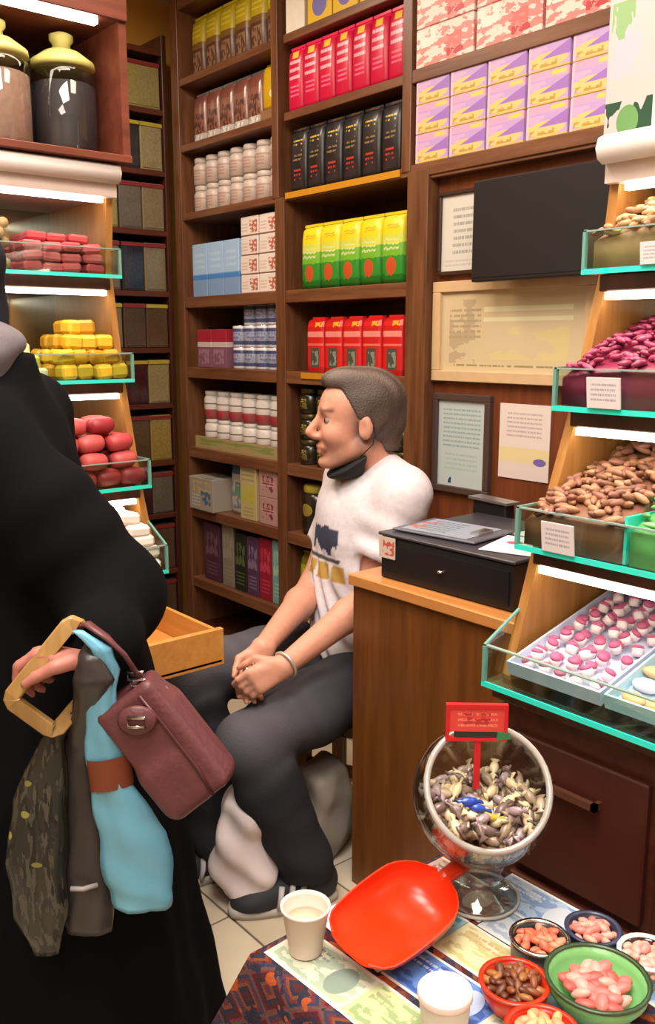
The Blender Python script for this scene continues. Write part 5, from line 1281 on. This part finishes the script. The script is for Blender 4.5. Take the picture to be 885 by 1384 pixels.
# body (head, arm and hand; the rest under the robe)
F = Field(wroot + Vector((-.42, -.42, -.01)), wroot + Vector((.48, .42, 1.68)), .0065)
def wfunc(tab, e, folds):
    def fn(Fv, X, Y, Z):
        x = (X - wroot.x) * W.f.x + (Y - wroot.y) * W.f.y; y = (X - wroot.x) * W.l.x + (Y - wroot.y) * W.l.y
        a, b = robe_r(Z.ravel(), tab); a = (a + e)[None, None, :]; b = (b + e)[None, None, :]
        th = np.arctan2(y / b, x / a); r = np.sqrt((x / a) ** 2 + (y / b) ** 2)
        low = np.clip((1.0 - Z) / .8, 0, 1)
        d = (r - 1) * np.minimum(a, b) + folds * low * (np.sin(11 * th + 1.5 * Z) + .6 * np.sin(19 * th - 2 * Z)) * .5
        d = np.maximum(d, np.maximum(-(Z - .012), Z - 1.40))
        k = .05; h = np.maximum(k - np.abs(Fv - d), 0) / k
        return np.minimum(Fv, d) - h * h * k * .25
    return fn
F.func(wfunc(TAB, -.03, 0))
WH = Frame3(W(.125, .0, 1.50), -RT + Vector((0, 0, -.05)), sc=.98)
F.chain([W(.03, 0, 1.33), WH(-.028, 0, -.06)], [.058, .05], .03); add_head(F, WH)
F.cone(sh, el, .05, .042, .03); F.cone(el, wr, .042, .026, .02)
F.cone(W(-.01, -.15, 1.285), W(.0, -.2, 1.0), .05, .042, .03); F.cone(W(.0, -.2, 1.0), W(.2, -.16, .9), .042, .026, .02)
hand_prims(F, wr, -RT * .95 + UP * .12 - FW * .05, -UP * .9 - RT * .25, -FW * .9 + UP * .35, 1.0, .95, thumb=.7)
hand_prims(F, W(.2, -.16, .9), W.f, -UP, W.l, .95, .6)
WS, WL_, WB, WST = hexes('#b9776a', '#9c5048', '#2b1d18', '#b9776a')
sdf_obj('body', F, vcol('woman_skin', .5, .4, .1, .06), wo, wroot, lambda V: head_color(WH, WS, WL_, WB, WST, V, np.tile(WS, (len(V), 1))))
# robe
F = Field(wroot + Vector((-.46, -.46, .0)), wroot + Vector((.46, .46, 1.46)), .009)
F.func(wfunc(TAB, 0, .016))
F.cone(W(-.0, -.13, 1.27), W(-.0, .13, 1.27), .06, .06, .05)
F.cone(sh, sh.lerp(el, .5), .07, .082, .06); F.cone(sh.lerp(el, .5), el, .082, .085, .05); F.cone(el, el.lerp(wr, .8), .082, .062, .04)
F.cone(W(-.01, -.15, 1.285), W(.0, -.2, 1.0), .075, .08, .05); F.cone(W(.0, -.2, 1.0), W(.16, -.17, .92), .08, .06, .04)
def rfold(Fv, X, Y, Z):
    dx = np.sqrt((X - el.x) ** 2 + (Y - el.y) ** 2 + (Z - el.z) ** 2)
    return Fv + .007 * np.exp(-(dx / .17) ** 2) * np.sin(75 * dx + 12 * Z) + .004 * np.sin(22 * Z + 16 * X) * np.sin(17 * Y - 9 * Z)
F.func(rfold)
ROBE = plain('black_robe_cloth', '#09090c', .9, var=.2, scale=200, spec=.1)
sdf_obj('robe', F, ROBE, wo, wroot, label='long black robe with wide sleeves')
# head cloth and shawl
F = Field(WH.o - Vector((.2, .2, .25)), WH.o + Vector((.2, .2, .2)), .008)
F.ell(WH(-.03, 0, .035), [.125, .1, .115], .02, M=WH.M); F.cone(WH(-.04, 0, -.03), W(.035, 0, 1.37), .095, .08, .04); F.ell(WH(-.0, 0, -.08), [.1, .085, .07], .04, M=WH.M)
F.ell(WH(.125, 0, -.01), [.075, .06, .085], .015, 's', WH.M)
F.func(lambda Fv, X, Y, Z: Fv + .004 * np.sin(60 * Z + 25 * X))
sdf_obj('head_scarf', F, plain('navy_scarf', '#12141f', .75, var=.2, scale=120, spec=.25), wo, wroot, label='dark navy head scarf')
F = Field(W(.06, 0, 1.36) - Vector((.32, .32, .15)), W(.06, 0, 1.36) + Vector((.32, .32, .16)), .007)
F.ell(W(.04, .04, 1.425), [.1, .13, .042], .02, M=W.M); F.ell(W(.055, .06, 1.38), [.112, .17, .05], .02, M=W.M); F.ell(W(.10, .09, 1.325), [.108, .20, .05], .03, M=W.M)
F.func(lambda Fv, X, Y, Z: Fv + .006 * np.sin(95 * Z + 14 * X + 9 * Y))
sdf_obj('grey_shawl', F, plain('grey_shawl_cloth', '#6b6469', .85, var=.2, scale=150), wo, wroot, label='grey shawl wrapped around the neck')
sc_ = MB()
for q in (-1, 1):
    rings = []
    for z, g in ((.001, 0), (.02, .004), (.045, -.008), (.06, -.02)):
        rings.append([tuple(W(.30 + (.11 + g) * math.cos(2 * PI * k / 20), q * .09 + (.045 + g) * math.sin(2 * PI * k / 20), z) - wroot) for k in range(20)])
    part('shoe', MB().rings(rings), plain('brown_shoe', '#6b4a42', .5), wo, label='brown shoe')

# ------------------------------------------------------------------ what she carries
CF = -FW
def ipt(px, py, D): return Vector(at(px, py, D=D))
def loft(path, wr_, n=22, wob=.12, seed=0, flatten=.55):
    """path: list of (px,py,D,halfwidth_m); cross-sections horizontal-ish, wider along the image"""
    rn = random.Random(seed); ph = [rn.uniform(0, 6) for _ in range(6)]; fine = []
    P = [(ipt(p[0], p[1], p[2]), p[3]) for p in path]
    for i in range(len(P) - 1):
        for s_ in range(6):
            t_ = s_ / 6; fine.append((P[i][0].lerp(P[i + 1][0], t_), P[i][1] * (1 - t_) + P[i + 1][1] * t_))
    fine.append(P[-1]); R = []
    for i, (p, r) in enumerate(fine):
        ring = []
        for k in range(n):
            a = 2 * PI * k / n; w = 1 + wob * (math.sin(3 * a + ph[0] + i * .12) * .5 + math.sin(5 * a + ph[1] - i * .09) * .4 + math.sin(9 * a + ph[2] + i * .25) * .25 + .35 * math.sin(i * .9 + 2 * a + ph[3]))
            ring.append(p + RT * (r * w * math.cos(a)) + CF * (r * flatten * w * math.sin(a)))
        R.append(ring)
    return R
def bag_thing(name, label, path, mat, seed, wob=.14, flatten=.5, extra=None):
    base = ipt(path[-1][0], path[-1][1], path[-1][2]); t = thing(name, label, 'bag', base)
    R = [[p - base for p in r] for r in loft(path, None, wob=wob, seed=seed, flatten=flatten)]
    part('bag_body', MB().rings(R), mat, t); return t, base, R
K = .00107
BLUE = plain('light_blue_plastic', '#6db2d2', .38, var=.1, scale=14, bump=.3)
t_, base_, R_ = bag_thing('blue_bag', 'light blue bag with a brown band hanging below the handbag', [(104, 852, 1.265, .008), (135, 876, 1.255, .014), (147, 905, 1.265, .014), (137, 945, 1.27, .020), (140, 1000, 1.28, .027), (152, 1058, 1.29, .032), (180, 1120, 1.295, .050), (190, 1190, 1.30, .049), (194, 1224, 1.30, .041)], BLUE, 3, .17, .5)
c0 = ipt(147, 1020, 1.283) - base_; c1 = ipt(152, 1062, 1.29) - base_
band = MB().rings([[c0.lerp(c1, s_) + RT * ((.0325 + .002 * math.sin(3 * a_)) * math.cos(a_)) + CF * (.0185 * math.sin(a_)) + UP * (.006 * math.cos(a_)) for a_ in [2 * PI * k / 24 for k in range(24)]] for s_ in (0, .5, 1)], cap=False)
part('brown_band', band, plain('brown_band', '#7a3a24', .5, var=.15), t_)
pat = printed('dark_patterned_plastic', '#1c1c1b', [(0, 1, 0, .92, '#47453c', 'n13'), (0, 1, .1, .95, '#2a2b26', 'n7'), (.5, .62, .6, .63, '#8d8c44', 'e'), (.15, .3, .5, .53, '#a09a3c', 'e'), (.45, .6, .72, .74, '#75743c', 'e'), (.6, .75, .4, .42, '#75743c', 'e')], .3)
bag_thing('patterned_bag', 'dark patterned plastic bag with yellowish flecks, leftmost of her bags', [(92, 962, 1.31, .008), (72, 1000, 1.32, .018), (56, 1080, 1.325, .042), (50, 1160, 1.33, .046), (56, 1235, 1.33, .040), (62, 1288, 1.33, .018)], pat, 5, .14, .5)
tdg, bdg, _ = bag_thing('grey_bag', 'dark grey plastic bag with a pale stripe between the patterned and blue bags', [(124, 858, 1.29, .004), (122, 886, 1.262, .018), (126, 920, 1.258, .028), (118, 965, 1.29, .02), (104, 1020, 1.33, .022), (112, 1110, 1.335, .036), (118, 1200, 1.335, .042), (122, 1256, 1.335, .036)], plain('dark_grey_plastic', '#35302f', .35, var=.25, scale=18, bump=.3), 8, .12, .5)
s0 = ipt(96, 1200, 1.31) - bdg; s1 = ipt(132, 1195, 1.31) - bdg
part('pale_stripe', MB().tube([s0 + CF * .002, s0.lerp(s1, .5) + CF * .008, s1 + CF * .002], .004, 6, flat=1), plain('pale_stripe', '#98928f', .5), tdg)
# wooden hoop
hb = ipt(75, 988, 1.29); ho = thing('wooden_hoop', 'tan square wooden hoop with rounded corners gripped in her hand', 'hoop', hb)
cs = [ipt(98, 838, 1.292), ipt(12, 945, 1.29), ipt(74, 990, 1.292), ipt(156, 893, 1.37)]; P = []
for i in range(4):
    a, b, c = cs[i - 1], cs[i], cs[(i + 1) % 4]; u, v = (a - b).normalized() * .010, (c - b).normalized() * .010
    P += [b + u, b + (u + v) * .35, b + v]
def bar(pts, half):
    n = len(pts); R = []
    for i in range(n):
        d = (pts[(i + 1) % n] - pts[i - 1]).normalized(); o_ = d.cross(CF).normalized()
        R.append([pts[i] + o_ * half + CF * .007 - hb, pts[i] + o_ * half - CF * .007 - hb, pts[i] - o_ * half - CF * .007 - hb, pts[i] - o_ * half + CF * .007 - hb])
    R.append(R[0]); return MB().rings(R, smooth=False, cap=False)
part('hoop_frame', bar(P, .0115), wood('tan_hoop_wood', '#97733e', '#b4905a', axis='Z'), ho, bevel=.002)
# maroon handbag
hc_ = ipt(226, 1001, 1.275); E1 = (RT * .58 - UP * .815).normalized(); E3 = (CF * .97 + UP * .1).normalized(); E2 = E3.cross(E1).normalized(); E3 = E1.cross(E2).normalized()
if E2.z > 0: E2 = -E2
HM = Matrix((E1, E2, E3))
hbg = thing('handbag', 'maroon leather handbag with silver buckle hanging from her forearm', 'handbag', hc_)
def hp_(x, y, z): return hc_ + E1 * x + E2 * y + E3 * z
F = Field(hc_ - Vector((.2, .2, .2)), hc_ + Vector((.2, .2, .2)), .0045)
F.box(hp_(-.0, .004, 0), [.1, .05, .037], .012, .02, M=HM); F.box(hp_(.02, -.034, -.01), [.078, .02, .02], .014, .03, M=HM); F.box(hp_(.052, .02, 0), [.045, .04, .04], .02, .02, M=HM)
F.func(lambda Fv, X, Y, Z: Fv + .0012 * np.sin(50 * X + 30 * Z))
MAR = plain('maroon_leather', '#5f3236', .45, var=.1, scale=120, bump=.15)
sdf_obj('bag_body', F, MAR, hbg, hc_)
MARD = plain('maroon_piping', '#4f2228', .4)
part('seam_piping', MB().tube([hp_(-.088, -.022, .0375) - hc_, hp_(-.04, -.024, .0385) - hc_, hp_(.05, -.024, .0415) - hc_, hp_(.096, -.018, .0415) - hc_], .0028, 6), MARD, hbg)
part('zip', MB().tube([hp_(-.07, -.048, .0) - hc_, hp_(.02, -.0535, .0) - hc_, hp_(.09, -.046, .0) - hc_], .004, 6), MARD, hbg)
tb_ = part('strap_tab', MB().lathe([(.0, 0), (.02, 0), (.023, .003), (.02, .007), (0, .007)], 20, cap=False, sx=1.25), MAR, hbg, loc=hp_(-.062, .0, .042) - hc_, rot=E3.to_track_quat('Z', 'Y').to_euler())
def sqring(c, a, b, w, h_): return [c + a * w + b * h_, c + a * -w + b * h_, c + a * -w - b * h_, c + a * w - b * h_]
part('buckle', MB().tube([p - hc_ for p in sqring(hp_(-.062, .0, .053), RT, UP, .012, .007)], .0028, 6, closed=True), CHROME, hbg, label='silver buckle')
part('d_ring', MB().tube([p - hc_ for p in sqring(hp_(-.112, -.03, .02), RT, UP, .011, .006)], .0024, 6, closed=True), CHROME, hbg, label='silver strap ring')
part('d_ring', MB().tube([p - hc_ for p in sqring(hp_(-.102, -.028, .024), RT, UP, .010, .005)], .0024, 6, closed=True), CHROME, hbg, label='silver strap ring')
stp = [hp_(-.10, -.03, .012), ipt(168, 885, 1.255), ipt(145, 862, 1.255), ipt(118, 843, 1.27), ipt(108, 848, 1.31), ipt(120, 872, 1.345), ipt(165, 905, 1.335), hp_(-.085, -.03, -.025)]
R = []
part('strap', MB().tube([p - hc_ for p in stp], .008, 8, flat=.5), MAR, hbg)

# ------------------------------------------------------------------ bags on the floor
def floor_sack(name, label, c, hd, rz, mat, seed, amp=.02):
    c = Vector(c); t = thing(name, label, 'sack', (c.x, c.y, 0)); M = Matrix.Rotation(-rz, 3, 'Z')
    m = max(hd) * 1.5 + .06; F = Field((c.x - m, c.y - m, -.01), (c.x + m, c.y + m, hd[2] * 2 + .1), .008)
    F.box((c.x, c.y, hd[2] + .004), hd, min(hd) * .5, .02, M=M)
    F.ell((c.x + .01, c.y, hd[2] * .7), [hd[0] * 1.15, hd[1] * 1.15, hd[2] * .75], .05, M=M)
    q = random.Random(seed); f_ = [q.uniform(18, 42) for _ in range(6)]; p_ = [q.uniform(0, 6) for _ in range(3)]
    F.func(lambda Fv, X, Y, Z: Fv + amp * .45 * np.sin(f_[0] * X + 14 * Z + p_[0]) * np.sin(f_[1] * Z + p_[1] + 10 * Y) + amp * .35 * np.abs(np.sin(f_[2] * Y - f_[3] * Z * .6 + p_[2] + 8 * X)) - amp * .2)
    F.plane((0, 0, .004), (0, 0, -1), .004)
    sdf_obj('sack_body', F, mat, t, Vector((c.x, c.y, 0)))
    return t
WB_ = plain('white_sack_plastic', '#dfd0d0', .45, var=.06, scale=18, bump=.2)
p = at(318, 1225, Z=0); s_ = floor_sack('plastic_sack', 'crumpled white plastic sack on the floor by the man\'s shoe', (p.x - .02, p.y + .055, 0), [.065, .075, .145], .6, WB_, 2, .03)
part('sack_knot', MB().rings([[tuple(Vector((-.03, .02, .27 + z)) + Vector((r * math.cos(2 * PI * k / 10), r * .6 * math.sin(2 * PI * k / 10), .006 * math.sin(k * 2.3)))) for k in range(10)] for z, r in ((0, .03), (.025, .014), (.045, .022), (.06, .03))]), WB_, s_)
p = at(296, 1190, Z=0); floor_sack('plastic_sack', 'grey white plastic sack behind the other one, under the maroon handbag', (p.x - .11, p.y + .02, 0), [.055, .07, .2], .3, plain('grey_sack_plastic', '#c0b2b0', .5, var=.08, scale=18, bump=.2), 4, .03)
p = at(447, 1165, Z=0); floor_sack('plastic_sack', 'dull grey sack in the shade between the man\'s leg and counter', (p.x - .06, p.y + .02, 0), [.055, .07, .13], .2, plain('dull_sack', '#8d8378', .6, var=.15, scale=18, bump=.2), 6, .02)
yk = pouch('yellow_pouch', 'yellow packet standing behind the dull grey sack under the counter side', 'pouch', None, .11, .06, .33, printed('yellow_packet_print', [(0, '#8a7a50'), (.4, '#b8962c'), (.8, '#c4a83c')], [(.2, .8, .3, .6, '#c8a890', 'e')], .4)); yk.location = (p.x + .005, p.y + .15, .0015); yk.rotation_euler = (0, 0, .3)
